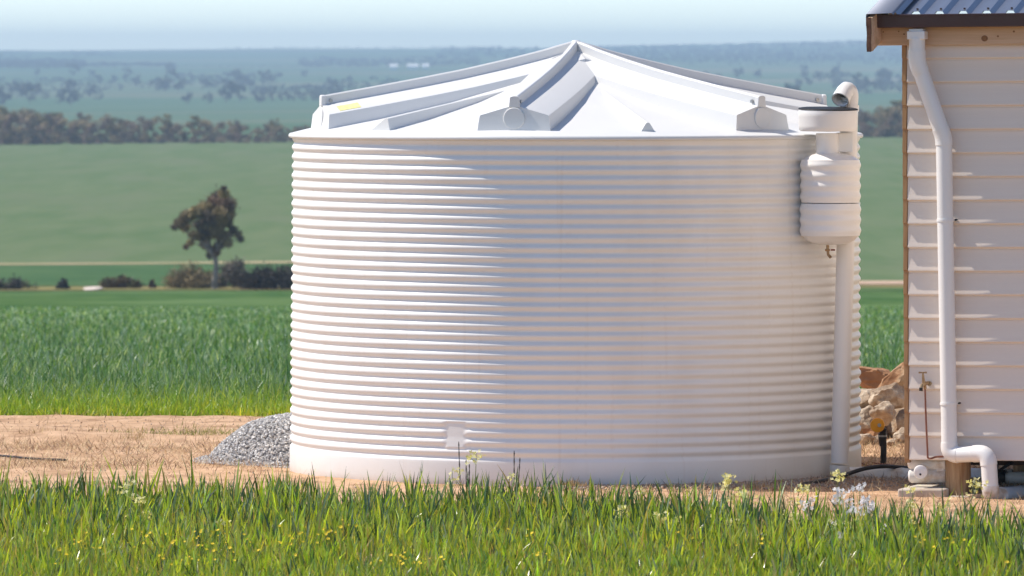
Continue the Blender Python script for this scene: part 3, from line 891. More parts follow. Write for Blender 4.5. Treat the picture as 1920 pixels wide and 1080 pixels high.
# ------------------------------------------------------------------ rocks
def rock(px, pyb, d, w_, h_, dep, seed, m, label, tilt=0, z0=0, spin=None):
    import bmesh
    bm = bmesh.new()
    bmesh.ops.create_icosphere(bm, subdivisions=4, radius=1)
    sd_ = Vector((seed * 7.3, seed * 3.1, seed * 1.7))
    planes = []
    r_ = random.Random(seed)
    for _ in range(16):
        v = Vector((r_.gauss(0, 1), r_.gauss(0, 1), r_.gauss(0, 1))).normalized()
        planes.append((v, r_.uniform(.52, .80)))
    for v in bm.verts:
        p = v.co.copy()
        for n_, k in planes:
            t = p.dot(n_)
            if t > k: p -= n_ * (t - k) * .97
        p *= 1 + .16 * noise.fractal(p * 1.5 + sd_, .9, 2, 3) + .05 * noise.fractal(p * 6 + sd_, .8, 2, 4)
        v.co = Vector((p.x * w_ / 2, p.y * dep / 2, (p.z * .5 + .42) * h_))
    me = bpy.data.meshes.new('rock'); bm.to_mesh(me); bm.free()
    me.materials.append(m)
    me.shade_smooth(); me.set_sharp_from_angle(angle=R_(18))
    o = bpy.data.objects.new('rock', me); COL.objects.link(o)
    g = W(px, pyb, d)
    o.location = (g.x, d, z0)
    o.rotation_euler = (0, tilt, seed * .3 if spin is None else spin)
    tag(o, label, 'rock', 'rocks heaped between the tank and the house')
    return o
k_ = 46.5 / F
rock(1622, 0, 46.3, .34, .30, .4, 3, M['rock'], 'mottled brown grey rock at the base of the heap against the tank', z0=.0)
rock(1637, 0, 46.9, .30, .20, .4, 5, M['rockred'], 'flat topped red brown rock highest beside the tank wall', z0=.33, tilt=.1)
rock(1624, 0, 46.5, .32, .20, .4, 8, M['rock'], 'pale layered rock under the flat topped one', z0=.20, tilt=-.15)
rock(1690, 0, 46.3, .36, .33, .4, 11, M['rock'], 'largest pale crumbly rock low beside the house corner', z0=-.02)
rock(1692, 0, 46.5, .42, .17, .25, 14, M['rockred'], 'red brown slab leaning up steeply to the house corner', z0=.36, tilt=-.85, spin=.1)
rock(1665, 0, 46.2, .22, .22, .3, 17, M['rock'], 'small ochre rock wedged in the middle of the heap', z0=.22, tilt=.5)
rock(1652, 0, 46.0, .20, .20, .25, 21, M['rock'], 'small pale rock behind the orange cap', z0=.13)
rock(1660, 0, 46.5, .22, .17, .3, 41, M['rock'], 'pale brown rock between the tank side rocks and the large crumbly one', z0=.02, tilt=.3)
rock(1640, 0, 46.2, .20, .15, .25, 43, M['rockred'], 'brown rock just right of the tank below the small pale rock', z0=.0, tilt=-.2)
rock(1680, 0, 46.7, .20, .16, .25, 47, M['rock'], 'squarish pale rock under the steep red slab', z0=.27, tilt=.2)
rock(1735, 0, 46.9, .5, .4, .5, 24, M['rock'], 'pale rock mostly hidden behind the house corner', z0=0)
for i_, (px_, d_, s_) in enumerate([(1622, 45.7, .12), (1645, 45.75, .09), (1690, 45.8, .14), (1675, 45.6, .08)]):
    rock(px_, 0, d_, s_ * 1.3, s_, s_, 31 + i_, M['rock'], ['small stone at the foot of the heap beside the tank', 'small stone left of the black standpipe', 'small stone at the foot of the big pale rock', 'smallest stone right of the black standpipe'][i_])

# ------------------------------------------------------------------ stones (gravel heap and apron)
def stone_cloud(name, P, S, label, cols):
    n_ = len(P)
    base = np.array([(1, 0, 0), (-1, 0, 0), (0, 1, 0), (0, -1, 0), (0, 0, 1), (0, 0, -1)], float)
    tri = np.array([(0, 2, 4), (2, 1, 4), (1, 3, 4), (3, 0, 4), (2, 0, 5), (1, 2, 5), (3, 1, 5), (0, 3, 5)])
    ax = rng.uniform(.6, 1.2, (n_, 6, 3))
    q = rng.normal(size=(n_, 4)); q /= np.linalg.norm(q, axis=1)[:, None]
    a, b, c, d = q.T
    Rm = np.stack([1 - 2 * (c * c + d * d), 2 * (b * c - a * d), 2 * (b * d + a * c), 2 * (b * c + a * d), 1 - 2 * (b * b + d * d), 2 * (c * d - a * b), 2 * (b * d - a * c), 2 * (c * d + a * b), 1 - 2 * (b * b + c * c)], 1).reshape(-1, 3, 3)
    v = base[None] * ax + rng.normal(0, .18, (n_, 6, 3))
    v = np.einsum('nij,nkj->nki', Rm, v) * S[:, None, None] + P[:, None, :]
    f = (tri[None] + (np.arange(n_) * 6)[:, None, None]).reshape(-1, 3)
    ct_ = cols[rng.integers(0, len(cols), n_)] * rng.uniform(.75, 1.2, (n_, 1))
    o = npobj(name, v.reshape(-1, 3), f, M['stones'], col=np.repeat(ct_, 6, 0), smooth=False)
    return tag(o, label, kind='stuff')
hx, hy, hr, hh = (603 - 960) / F * 43.95, 43.95, .75, .355
n_ = 14000
r_ = np.sqrt(rng.uniform(0, 1, n_)) * hr * 1.1; th = rng.uniform(0, 2 * np.pi, n_)
px_, py_ = hx + r_ * np.cos(th) * 1.0, hy + r_ * np.sin(th)
pzz = hh * np.clip(1 - (r_ / hr) ** 2.4, 0, 1) + .012 + .012 * np.sin(px_ * 9) * np.sin(py_ * 8)
pzz = np.where(pzz > .25, .25 + (pzz - .25) * .6, pzz)
keep = np.hypot(px_ - TX, py_ - TY) > TR + .015
P = np.stack([px_, py_, pzz], 1)[keep]
stone_cloud('gravel_heap', P, rng.uniform(.005, .0125, len(P)), 'low heap of grey crushed gravel against the left side of the tank', np.array([(.50, .485, .47), (.62, .60, .57), (.38, .37, .37), (.54, .49, .44), (.72, .70, .67)]))
# solid core below the stones
gr_, gt_ = np.meshgrid(np.linspace(0, hr * 1.05, 14), np.linspace(0, 2 * np.pi, 40))
mbx = MB(); prof_ = []
for r in np.linspace(0.001, hr * 1.02, 12):
    z_ = hh * max(0, 1 - (r / hr) ** 2.4); z_ = .25 + (z_ - .25) * .6 if z_ > .25 else z_
    prof_.append((r, z_ - .006))
M['gravelcore'] = mat('gravel_fines', (.20, .19, .185), (.36, .34, .33), 70, .95, .1, .01, 60)
core = MB().lathe(prof_, c=(hx, hy), seg=48).build('gravel_mound', M['gravelcore'])
tag(core, 'fines inside the grey gravel heap', kind='stuff')
# apron of small stones round the tank front right
n_ = 5200
th = R_(1) * rng.uniform(-5, 75, n_); rr_ = TR + .02 + rng.exponential(.13, n_)
rr_ = np.where(rr_ > TR + .75, TR + .1, rr_)
P = np.stack([TX + rr_ * np.sin(th), TY - rr_ * np.cos(th), .016 + rng.uniform(-.004, .01, n_)], 1)
P2 = np.stack([rng.uniform(1.8, 3.1, 1500), rng.uniform(41.1, 42.0, 1500), .018 + rng.uniform(-.004, .008, 1500)], 1)
P3 = np.stack([rng.uniform(-5, 3.2, 2600), rng.uniform(38.5, 49, 2600), .018 + rng.uniform(-.004, .004, 2600)], 1)
P3 = P3[np.hypot(P3[:, 0] - TX, P3[:, 1] - TY) > TR + .02]
P = np.concatenate([P, P2, P3])
stone_cloud('gravel', P, np.concatenate([rng.uniform(.004, .011, n_), rng.uniform(.003, .009, 1500), rng.uniform(.003, .008, len(P3))]), 'small stones and clods scattered on the dirt round the tank foot', np.array([(.42, .34, .27), (.50, .40, .31), (.36, .28, .22), (.48, .30, .19)]))

# ------------------------------------------------------------------ blades
def blades(name, base, H, Wd, lean, curve, mat_, label, tipcol, basecol, segs=5, az=None, leanaz=None, kind='stuff', parent=None, fold=None, mixpow=1.0, yellow=None):
    n_ = len(base)
    if az is None: az = rng.uniform(0, 2 * np.pi, n_)
    if leanaz is None: leanaz = rng.uniform(0, 2 * np.pi, n_)
    t = np.linspace(0, 1, segs + 1)[None, :]
    # bending: angle from vertical grows along the blade
    angs = lean[:, None] + curve[:, None] * t ** 1.6
    dl_ = H[:, None] / segs
    hx_ = np.cumsum(np.sin(angs) * dl_, 1) - np.sin(angs[:, :1]) * dl_
    hz_ = np.cumsum(np.cos(angs) * dl_, 1) - np.cos(angs[:, :1]) * dl_
    cx_ = base[:, 0:1] + hx_ * np.cos(leanaz)[:, None]
    cy_ = base[:, 1:2] + hx_ * np.sin(leanaz)[:, None]
    cz_ = base[:, 2:3] + hz_
    wprof = np.interp(t[0], [0, .15, .45, .75, 1], [.55, .8, 1, .72, .04])[None, :]
    wv = Wd[:, None] * wprof / 2
    dx, dy = np.cos(az)[:, None] * wv, np.sin(az)[:, None] * wv
    L = np.stack([cx_ - dx, cy_ - dy, cz_], -1); Rr_ = np.stack([cx_ + dx, cy_ + dy, cz_], -1)
    v = np.stack([L, Rr_], 2).reshape(n_, -1, 3)
    nv = (segs + 1) * 2
    f1 = np.array([(2 * i, 2 * i + 1, 2 * i + 3, 2 * i + 2) for i in range(segs)])
    f = (f1[None] + (np.arange(n_) * nv)[:, None, None]).reshape(-1, 4)
    k = (t ** mixpow)[..., None]
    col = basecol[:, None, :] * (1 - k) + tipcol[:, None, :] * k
    col = np.repeat(col, 2, 1).reshape(-1, 3)
    o = npobj(name, v.reshape(-1, 3), f, mat_, col=col, parent=parent)
    if kind: tag(o, label, kind=kind)
    return o

def pick(cols, n_, var=.15):
    cols = np.array(cols)
    return cols[rng.integers(0, len(cols), n_)] * rng.uniform(1 - var, 1 + var, (n_, 1))

BLUE_GREEN = [(.045, .115, .050), (.055, .135, .050), (.075, .17, .055), (.022, .055, .030), (.030, .080, .035), (.20, .28, .21), (.33, .40, .33)]  # glaucous blades too; the palest tones put leaf highlights into the colour
YEL_GREEN = [(.32, .44, .035), (.40, .48, .04), (.25, .40, .035), (.50, .50, .06)]

# foreground crop: rear edge bends towards the camera on the right
def edge_y(x):
    e = np.interp(x, [-6, -3, -1.5, 0, 1.0, 1.7, 2.3, 2.9, 6], [39.4, 39.1, 38.9, 38.5, 38.1, 37.2, 36.6, 36.5, 36.3])
    return e + .16 * np.sin(x * 3.1 + 1) + .09 * np.sin(x * 8.3)
n_ = 11500
bx_ = rng.uniform(-3.9, 3.9, n_); by_ = rng.uniform(29.6, 39.4, n_)
# sown rows running across
rowp = .16
by_ = np.where(rng.uniform(0, 1, n_) < .55, np.round(by_ / rowp) * rowp + rng.normal(0, .03, n_), by_)
ok = (by_ < edge_y(bx_)) & (rng.uniform(0, 1, n_) < np.clip((edge_y(bx_) - by_) / np.interp(bx_, [.2, 1.2], [.5, 1.5]) + .22, 0, 1))
bx_, by_ = bx_[ok], by_[ok]
n_ = len(bx_)
kk = 5
cxn = np.repeat(bx_, kk) + rng.normal(0, .015, n_ * kk); cyn = np.repeat(by_, kk) + rng.normal(0, .015, n_ * kk)
n2 = len(cxn)
plantH = np.repeat(np.clip(rng.normal(.245, .045, n_), .12, .38), kk)
fromedge = edge_y(cxn) - cyn
plantH *= np.interp(fromedge, [0, .25, 1.6, 3.0, 4.5], [.80, 1.05, .95, .70, .55])
Hh = plantH * rng.uniform(.55, 1.1, n2)
Hh = Hh * np.where(rng.uniform(0, 1, n2) < .01, 1.25, 1)
leanv = np.abs(rng.normal(.07, .10, n2)); curv = np.abs(rng.normal(.10, .30, n2))
tip = pick(BLUE_GREEN, n2, .3) * np.exp(rng.normal(0, .30, (n2, 1)))
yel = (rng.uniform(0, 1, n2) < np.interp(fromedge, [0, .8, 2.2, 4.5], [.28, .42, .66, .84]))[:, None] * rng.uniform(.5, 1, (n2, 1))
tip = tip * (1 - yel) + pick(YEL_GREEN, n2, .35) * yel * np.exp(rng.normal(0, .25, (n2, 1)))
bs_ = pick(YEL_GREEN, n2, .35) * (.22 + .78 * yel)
dry = rng.uniform(0, 1, n2) < .05
tip[dry] = np.array((.42, .33, .14)); bs_[dry] = np.array((.38, .29, .12))
# blades face mostly across so that their flats are seen, as in a drilled crop
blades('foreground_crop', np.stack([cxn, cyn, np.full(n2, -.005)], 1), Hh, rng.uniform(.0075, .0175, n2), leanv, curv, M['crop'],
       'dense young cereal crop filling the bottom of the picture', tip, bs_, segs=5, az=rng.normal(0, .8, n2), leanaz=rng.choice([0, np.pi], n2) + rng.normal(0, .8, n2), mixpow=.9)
# undergrowth of thin grasses, yellower, at the very front
n_ = 42000
ux, uy = rng.uniform(-3.6, 3.6, n_), rng.uniform(30.2, 38.6, n_)
ok = uy < edge_y(ux) - .3; ux, uy = ux[ok], uy[ok]; n_ = len(ux)
tc_ = pick([(.34, .44, .04), (.44, .48, .05), (.55, .48, .07), (.22, .34, .04), (.50, .34, .12), (.08, .16, .05)], n_, .2)
blades('undergrowth', np.stack([ux, uy, np.full(n_, -.005)], 1), rng.uniform(.06, .21, n_), rng.uniform(.002, .0048, n_), np.abs(rng.normal(.2, .2, n_)), np.abs(rng.normal(.2, .4, n_)), M['crop'],
       'fine yellow green grass between the crop plants', tc_, tc_ * .9, segs=3)

# far crop beyond the yard
def far_edge(x):
    return 49.6 + .22 * np.sin(x * 1.7) + .12 * np.sin(x * 5.1 + 1) + .004 * x
n_ = 118000
u = rng.uniform(0, 1, n_)
fy = 49.3 + 130 * u ** 1.8
fx = rng.uniform(-1, 1, n_) * (fy * .0765 + .8)
fe = far_edge(fx)
ok = fy > fe - .1; fx, fy, fe = fx[ok], fy[ok], fe[ok]; n_ = len(fx)
extra = 9000
ex = rng.uniform(-4.8, 4.8, extra); ey_ = far_edge(ex) + rng.exponential(.35, extra)
fx = np.concatenate([fx, ex]); fy = np.concatenate([fy, ey_]); n_ = len(fx)
de = fy - far_edge(fx)
hh_ = rng.uniform(.10, .22, n_) * np.interp(de, [0, .5, 2.5], [.45, .75, 1.1]) * 1.15
tip = pick([(.060, .145, .050), (.090, .195, .062), (.07, .165, .050), (.14, .24, .12), (.26, .34, .24), (.30, .38, .30)], n_, .35)  # pale tones paint glints onto some of the far blades
yel = np.clip(np.interp(de, [0, 1, 3.5, 8], [.95, .65, .25, .05]) + rng.normal(0, .15, n_), 0, 1)[:, None]
tip = tip * (1 - yel) + pick(YEL_GREEN, n_, .25) * yel
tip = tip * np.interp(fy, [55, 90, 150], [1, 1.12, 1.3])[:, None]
wd = rng.uniform(.006, .012, n_) * np.interp(fy, [49, 70, 140], [1, 1.5, 3.2])
blades('far_crop', np.stack([fx, fy, terr(fx, fy) - .005], 1), hh_ * np.interp(fy, [49, 100, 180], [1, .9, .45]), wd, np.abs(rng.normal(.2, .2, n_)), np.abs(rng.normal(.4, .5, n_)), M['farcrop'],
       'young green cereal crop beyond the dirt yard', tip, tip * (1 - .6 * yel) + pick(YEL_GREEN, n_) * .6 * yel, segs=3, az=rng.normal(0, .9, n_))

# straw and dead grass on the dirt
n_ = 130000
sx, sy = rng.uniform(-4.6, 3.5, n_), rng.uniform(38.4, 49.6, n_)
band = np.exp(-((sy - 46.1 - .3 * np.sin(sx * .9)) / .85) ** 2) * (sx < 0) + np.exp(-((sy - 43.4) / .5) ** 2) * .75 * (sx < 0) + .75 * (sx > 2.0) * (sy > 42.6) + .12 * (sx > 0)
patch = .5 + .5 * np.sin(sx * 2.3 + sy) * np.sin(sy * 3.1 - sx * .7)
ok = (rng.uniform(0, 1, n_) < (band * 2.6 + .07) * (.4 + patch)) & (np.hypot(sx - TX, sy - TY) > TR + .05)
sx, sy = sx[ok], sy[ok]; n_ = len(sx)
sc_ = pick([(.70, .53, .30), (.78, .63, .38), (.58, .40, .22), (.74, .58, .34), (.26, .16, .10), (.18, .12, .08), (.34, .21, .13), (.46, .31, .18), (.30, .19, .12)], n_, .15)
blades('dead_straw', np.stack([sx, sy, np.full(n_, .008)], 1), rng.uniform(.02, .10, n_), rng.uniform(.002, .0055, n_), rng.uniform(.6, 1.5, n_), rng.normal(0, .3, n_), M['straw'],
       'dead straw and dry grass lying on the dirt', sc_, sc_, segs=2)
# low green weeds sprinkled on the dirt, left
n_ = 900
sx, sy = rng.normal(-2.15, .35, n_), rng.normal(46.9, .35, n_)
sc_ = pick([(.16, .19, .05), (.24, .24, .08)], n_)
blades('low_weeds', np.stack([sx, sy, np.full(n_, .012)], 1), rng.uniform(.02, .06, n_), rng.uniform(.003, .006, n_), rng.uniform(.3, 1.1, n_), rng.normal(0, .3, n_), M['crop'], 'sparse low weeds on the dirt near the gravel heap', sc_, sc_, segs=2)

# dry tuft at the foot of the tank, and scattered tufts
def tuft(px, d, h_, nb, label, cols, spread=.04):
    x = (px - 960) / F * d
    b = np.stack([rng.normal(0, spread, nb), rng.normal(0, spread * .7, nb), np.full(nb, 0.0)], 1)
    c = pick(cols, nb, .2)
    o = blades('grass_tuft', b, rng.uniform(.4, 1.1, nb) * h_, rng.uniform(.003, .006, nb), np.abs(rng.normal(.5, .3, nb)), np.abs(rng.normal(.5, .4, nb)), M['straw'], None, c, c, segs=4, kind=None)
    o.location = (x, d, .012)
    tag(o, label, 'grass tuft', 'dry grass tufts on the dirt')
DRY = [(.60, .44, .22), (.48, .32, .16), (.38, .28, .13)]
tuft(1072, 41.12, .075, 160, 'dry straw coloured tuft at the front foot of the tank', DRY, .045)
tuft(245, 46.0, .13, 60, 'dead pale tuft in the dirt strip left of the gravel heap', DRY, .05)
tuft(60, 46.4, .10, 60, 'dead tuft in the dirt strip at the far left', DRY, .06)
tuft(395, 46.3, .10, 50, 'greenish dry tuft just left of the gravel heap', [(.30, .27, .10), (.22, .22, .07)], .06)
tuft(1418, 41.0, .06, 60, 'short dry tuft by the tank foot where the gravel starts', DRY, .05)
tuft(1605, 43.1, .09, 50, 'dry tuft on the dirt between tank and standpipe', DRY, .05)

# ------------------------------------------------------------------ flowering weeds
def flower_plant(px, py, d, h_, kind_, heads, label, leanx=0, nfl=10, spreadpx=18, name='flowering_weed', cat='wildflower', group='wild radish flowering in the crop'):
    top = W(px, py, d)
    root = Vector((top.x - leanx, d, 0))
    e = empty(name, root, label, cat, group)
    t_ = MB()
    pts = [Vector((0, 0, 0)), Vector((leanx * .35, 0, top.z * .45)), Vector((leanx, 0, top.z - .02))]
    sp_ = smooth_path(pts, 5)
    t_.tube(sp_, list(np.linspace(.0032, .0016, len(sp_))), 6)
    fv, ff, fc = [], [], []
    colmap = {'y': [(.88, .82, .34), (.90, .85, .48), (.86, .76, .22)], 'w': [(.82, .80, .80), (.78, .74, .76), (.86, .84, .80)]}[kind_]
    lv = []
    s_ = spreadpx / F * d
    for hI in range(heads):
        base = sp_[int(len(sp_) * random.uniform(.5, .95))]
        hd = Vector((leanx + random.gauss(0, s_), random.gauss(0, s_), top.z - abs(random.gauss(0, s_ * 1.3))))
        if hI == 0: hd = Vector((leanx, 0, top.z))
        mid = (Vector(base) + hd) / 2 + Vector((0, 0, -.01))
        t_.tube([base, mid, hd], [.0016, .0013, .001], 5)
        for q in range(max(2, nfl // heads + random.randint(-1, 2))):
            c = hd + Vector((random.gauss(0, .020), random.gauss(0, .02), random.uniform(-.035, .012)))
            nrm = Vector((random.gauss(0, .7), random.gauss(-.5, .6), random.uniform(.2, 1))).normalized()
            a = nrm.orthogonal().normalized(); b = nrm.cross(a)
            rs = random.uniform(.0095, .0130)
            ro_ = random.uniform(0, 1)
            col = random.choice(colmap)
            for pI in range(4):
                an = ro_ + pI * math.pi / 2
                d1 = a * math.cos(an) + b * math.sin(an); d2 = nrm.cross(d1)
                i0 = len(fv)
                fv += [c, c + d1 * rs * .6 + d2 * rs * .42 + nrm * rs * .15, c + d1 * rs * 1.05 + nrm * rs * .1, c + d1 * rs * .6 - d2 * rs * .42 + nrm * rs * .15]
                ff.append((i0, i0 + 1, i0 + 2, i0 + 3)); fc += [col] * 4
    so = t_.build('stem', M['stemgreen'], e)
    npobj('flowers', np.array([tuple(v) for v in fv]), np.array(ff), M['petal'], col=np.array(fc), smooth=False, parent=e)['kind'] = 'stuff'
    return e
M['stemgreen'] = mat('green_stem', (.12, .17, .05), (.18, .22, .08), 30, .6, .3)
FL = [(240, 904, 37.2, 'y', 3, 12, 12, 'pale yellow wild radish by itself in the crop at the left, upper cluster', 0),
      (262, 937, 36.9, 'y', 4, 16, 14, 'yellow wild radish just below the left one', .02),
      (893, 848, 38.2, 'y', 3, 9, 8, 'thin yellow wild radish standing tallest in front of the tank', .01),
      (848, 880, 38.3, 'y', 3, 9, 12, 'small yellow wild radish left of the tallest thin one', .0),
      (960, 890, 38.2, 'y', 2, 6, 6, 'two small yellow blooms beside the dark seed stems', .0),
      (1368, 892, 37.6, 'y', 5, 26, 16, 'tall pale yellow wild radish in front of the right half of the tank', .02),
      (1390, 918, 37.0, 'y', 4, 16, 20, 'spreading yellow wild radish right beside the tall pale one', -.03),
      (1335, 958, 36.6, 'y', 4, 18, 14, 'yellow wild radish low at the left of the tall pale one', 0),
      (1375, 975, 36.3, 'y', 4, 16, 14, 'yellow wild radish lower in the crop below the tall pale one', 0),
      (1498, 912, 36.9, 'y', 3, 14, 14, 'feathery yellow wild radish against the bare dirt', .02),
      (1478, 962, 36.2, 'y', 6, 34, 20, 'dense bunch of yellow wild radish in the middle of the right crop', 0),
      (1572, 886, 36.8, 'y', 3, 8, 10, 'slender yellow wild radish in front of the riser pipe foot', .01),
      (1570, 918, 36.5, 'w', 3, 14, 12, 'white wild radish left of the biggest white one', -.05),
      (1612, 912, 36.4, 'w', 7, 46, 26, 'biggest white wild radish beside the bare dirt patch', .0),
      (1600, 955, 36.0, 'w', 5, 26, 22, 'white wild radish low under the biggest white one', .02),
      (1570, 980, 35.8, 'y', 4, 18, 14, 'yellow wild radish between the white ones', 0),
      (1572, 1000, 35.6, 'w', 4, 16, 18, 'white wild radish just under the yellow one between the white ones', 0),
      (1655, 990, 35.7, 'w', 5, 22, 26, 'loose white wild radish low on the right', 0),
      (1432, 1003, 35.7, 'w', 4, 18, 12, 'white wild radish low under the dense yellow bunch', 0),
      (1435, 1032, 35.3, 'y', 3, 12, 12, 'yellow wild radish under the low white one', 0),
      (1712, 912, 36.6, 'y', 3, 14, 12, 'yellow wild radish in front of the concrete slab', .01),
      (1770, 938, 36.3, 'y', 3, 8, 14, 'small yellow wild radish below the round stump', 0),
      (1840, 901, 36.6, 'y', 4, 16, 10, 'yellow umbel on a long slanting stem in front of the downpipe elbow', .16),
      (1165, 952, 36.7, 'y', 3, 12, 10, 'yellow wild radish alone in the middle of the crop', 0),
      (1240, 962, 36.5, 'y', 4, 16, 16, 'yellow wild radish between the middle and right clusters', 0),
      (1205, 915, 37.5, 'y', 2, 5, 7, 'tiny yellow wild radish at the crop edge', 0),
      (425, 978, 36.1, 'y', 2, 6, 8, 'tiny pale wild radish deep in the left crop', 0),
      (1690, 958, 36.0, 'y', 3, 9, 16, 'yellow wild radish beside the slender grass on the right', 0),
      (1520, 935, 36.6, 'w', 2, 6, 10, 'small white wild radish above the dense yellow bunch', 0)]
for px_, py_, d_, kd, hd, nf, spx, lab, lx in FL:
    flower_plant(px_, py_, d_, 0, kd, hd, lab, lx, int(nf * 2.9), spx)
# dark seed stems
for px_, py_, lab in ((860, 828, 'tallest dark grass seed stem in front of the tank'), (874, 862, 'short dark seed stem right beside the tallest one'), (880, 870, 'shortest dark seed stem of the left three'), (964, 845, 'dark upright seed stem right of the thin yellow flower'), (975, 858, 'dark slanting seed stem branching to the right')):
    d_ = 38.3; tp_ = W(px_, py_, d_)
    t_ = MB(); lx = {860: -.02, 975: .03}.get(px_, 0)
    pts = smooth_path([Vector((-lx, 0, 0)), Vector((-lx * .4, 0, tp_.z * .5)), Vector((0, 0, tp_.z))], 8)
    t_.tube(pts, [.0016 + (.0022 if (i > len(pts) * .45 and i % 2) else .0004) * (1 if i < len(pts) - 1 else 0) for i in range(len(pts))], 6)
    o = t_.build('seed_stem', M['seedstem'] if 'seedstem' in M else M.setdefault('seedstem', mat('dark_seed_stem', (.07, .055, .05), (.13, .10, .08), 60, .8, .2)))
    o.location = (tp_.x, d_, 0)
    tag(o, lab, 'grass stem', 'dark seed stems at the crop edge')
# capeweed daisies low in the front
fproto = None
capes = [(random.uniform(0, 1920), random.uniform(990, 1066)) for _ in range(22)] + [(random.uniform(0, 700), random.uniform(990, 1060)) for _ in range(8)]
for i in range(170):
    cxy = random.choice(capes)
    px_, py_ = cxy[0] + random.gauss(0, 22), min(1074, max(975, cxy[1] + random.gauss(0, 9)))
    d_ = random.uniform(32.6, 34.6)
    p = W(px_, py_, d_)
    if p.z < .02: continue
    if fproto is None:
        t_ = MB()
        for k in range(12):
            a = k * math.pi / 6
            t_.add([(0, 0, 0), (math.cos(a - .2) * .006, math.sin(a - .2) * .006, .002), (math.cos(a) * .0105, math.sin(a) * .0105, .003), (math.cos(a + .2) * .006, math.sin(a + .2) * .006, .002)], [(0, 1, 2, 3)])
        M['capeweed'] = mat('capeweed_yellow', (.85, .56, .02), (.90, .68, .04), 90, .6, .2)
        fproto = t_.build('capeweed_flower', M['capeweed'])
        st_ = MB(); st_.tube([(0, 0, -.002), (.004, 0, -.06), (0, 0, -.13)], .0014, 5); s_o = st_.build('stem', M['stemgreen'], fproto)
        o = fproto; o.location = p
        tag(o, 'small golden capeweed daisy low in the front grass', 'flower', 'capeweed daisies in the front grass')
    else:
        o = dup(fproto, p, 0, random.uniform(.55, 1.15))
    o.rotation_euler = (random.uniform(.3, 1.3), random.uniform(-.4, .4), random.uniform(-.6, .6))

# ------------------------------------------------------------------ trees
def leafcloud(clumps, n_, size, cols, squash=.85, surf=.55):
    """clumps: (x, y, z, r)"""
    cl = np.array(clumps, float)
    wgt = cl[:, 3] ** 2.2; wgt /= wgt.sum()
    ci = rng.choice(len(cl), n_, p=wgt)
    dirs = rng.normal(size=(n_, 3)); dirs /= np.linalg.norm(dirs, axis=1)[:, None]
    rad = rng.uniform(0, 1, n_) ** surf * 1.0
    rad *= 1 + .22 * rng.normal(size=n_) * (rng.uniform(0, 1, n_) < .3)
    P = cl[ci, :3] + dirs * (rad * cl[ci, 3])[:, None] * np.array([1, 1, squash])
    s = size * rng.uniform(.6, 1.5, n_)
    a = rng.normal(size=(n_, 3)); a[:, 2] -= .5; a /= np.linalg.norm(a, axis=1)[:, None]
    b = np.cross(a, rng.normal(size=(n_, 3))); b /= np.linalg.norm(b, axis=1)[:, None]
    a *= s[:, None]; b *= (s * .5)[:, None]
    v = np.stack([P - a, P + b, P + a, P - b], 1).reshape(-1, 3)
    f = (np.arange(n_ * 4)).reshape(-1, 4)
    ccol = pick(cols, len(cl), .22)[ci] * rng.uniform(.8, 1.25, (n_, 1))
    return v, f, np.repeat(ccol, 4, 0)

def limb_mesh(t_, a, b, r0, r1, wob=.1, seg=7):
    a, b = Vector(a), Vector(b)
    L = (b - a).length
    m1 = a.lerp(b, .35) + Vector((random.gauss(0, wob), random.gauss(0, wob), random.uniform(0, wob))) * L
    m2 = a.lerp(b, .7) + Vector((random.gauss(0, wob), random.gauss(0, wob), 0)) * L
    t_.tube([a, m1, m2, b], [r0, r0 * .75 + r1 * .25, r0 * .35 + r1 * .65, r1], seg)

GUMC = [(.22, .165, .085), (.26, .195, .11), (.13, .10, .07), (.31, .235, .11), (.22, .14, .09)]
DT = 345.0
sc_px = DT / F
tb = G(402, DT - 6)
lone = empty('gum_tree', tb, 'lone ragged gum tree standing above the bushes in the middle distance', 'tree')
def tpx(x, y, dy=0): return Vector(((x - 402) * sc_px, dy, (548 - y) * sc_px))
CL = [(421, 370, 9), (412, 378, 15), (424, 392, 16), (404, 388, 15), (384, 398, 13), (430, 408, 10), (368, 406, 13), (352, 414, 13), (338, 425, 10), (330, 432, 6), (347, 434, 9), (412, 412, 17), (392, 418, 15), (374, 428, 9), (422, 424, 12),
      (366, 447, 10), (384, 446, 13), (404, 442, 14), (422, 450, 12), (436, 438, 8), (446, 446, 7), (451, 454, 6), (356, 462, 7), (349, 470, 5), (384, 466, 9), (396, 474, 9), (410, 466, 9), (428, 464, 7), (392, 487, 6), (408, 480, 6), (420, 361, 5)]
cl = []
for x_, y_, r in CL:
    p = tpx(x_, y_, random.gauss(0, .5)); cl.append((p.x, p.y, p.z, r * 1.22 * sc_px))
v, f, c = leafcloud(cl, 17000, .066, GUMC, surf=.5)
npobj('crown', v, f, M['gum'], col=c, smooth=False, parent=lone)
t_ = MB(); t_.tube([tpx(402, 552), tpx(402, 530), tpx(405, 505), tpx(404, 485)], [.17, .14, .12, .09], 10)
t_.tube([tpx(404, 500), tpx(398, 484), tpx(388, 462)], [.08, .07, .05], 8)
for (x_, y_) in ((352, 418), (378, 405), (412, 380), (425, 398), (445, 446), (360, 458), (338, 428), (425, 450)):
    limb_mesh(t_, tpx(404 if x_ > 395 else 396, 486 if x_ > 395 else 480), tpx(x_, y_, random.gauss(0, .3)), .065, .015, .06)
t_.build('trunk', M['bark'], lone)

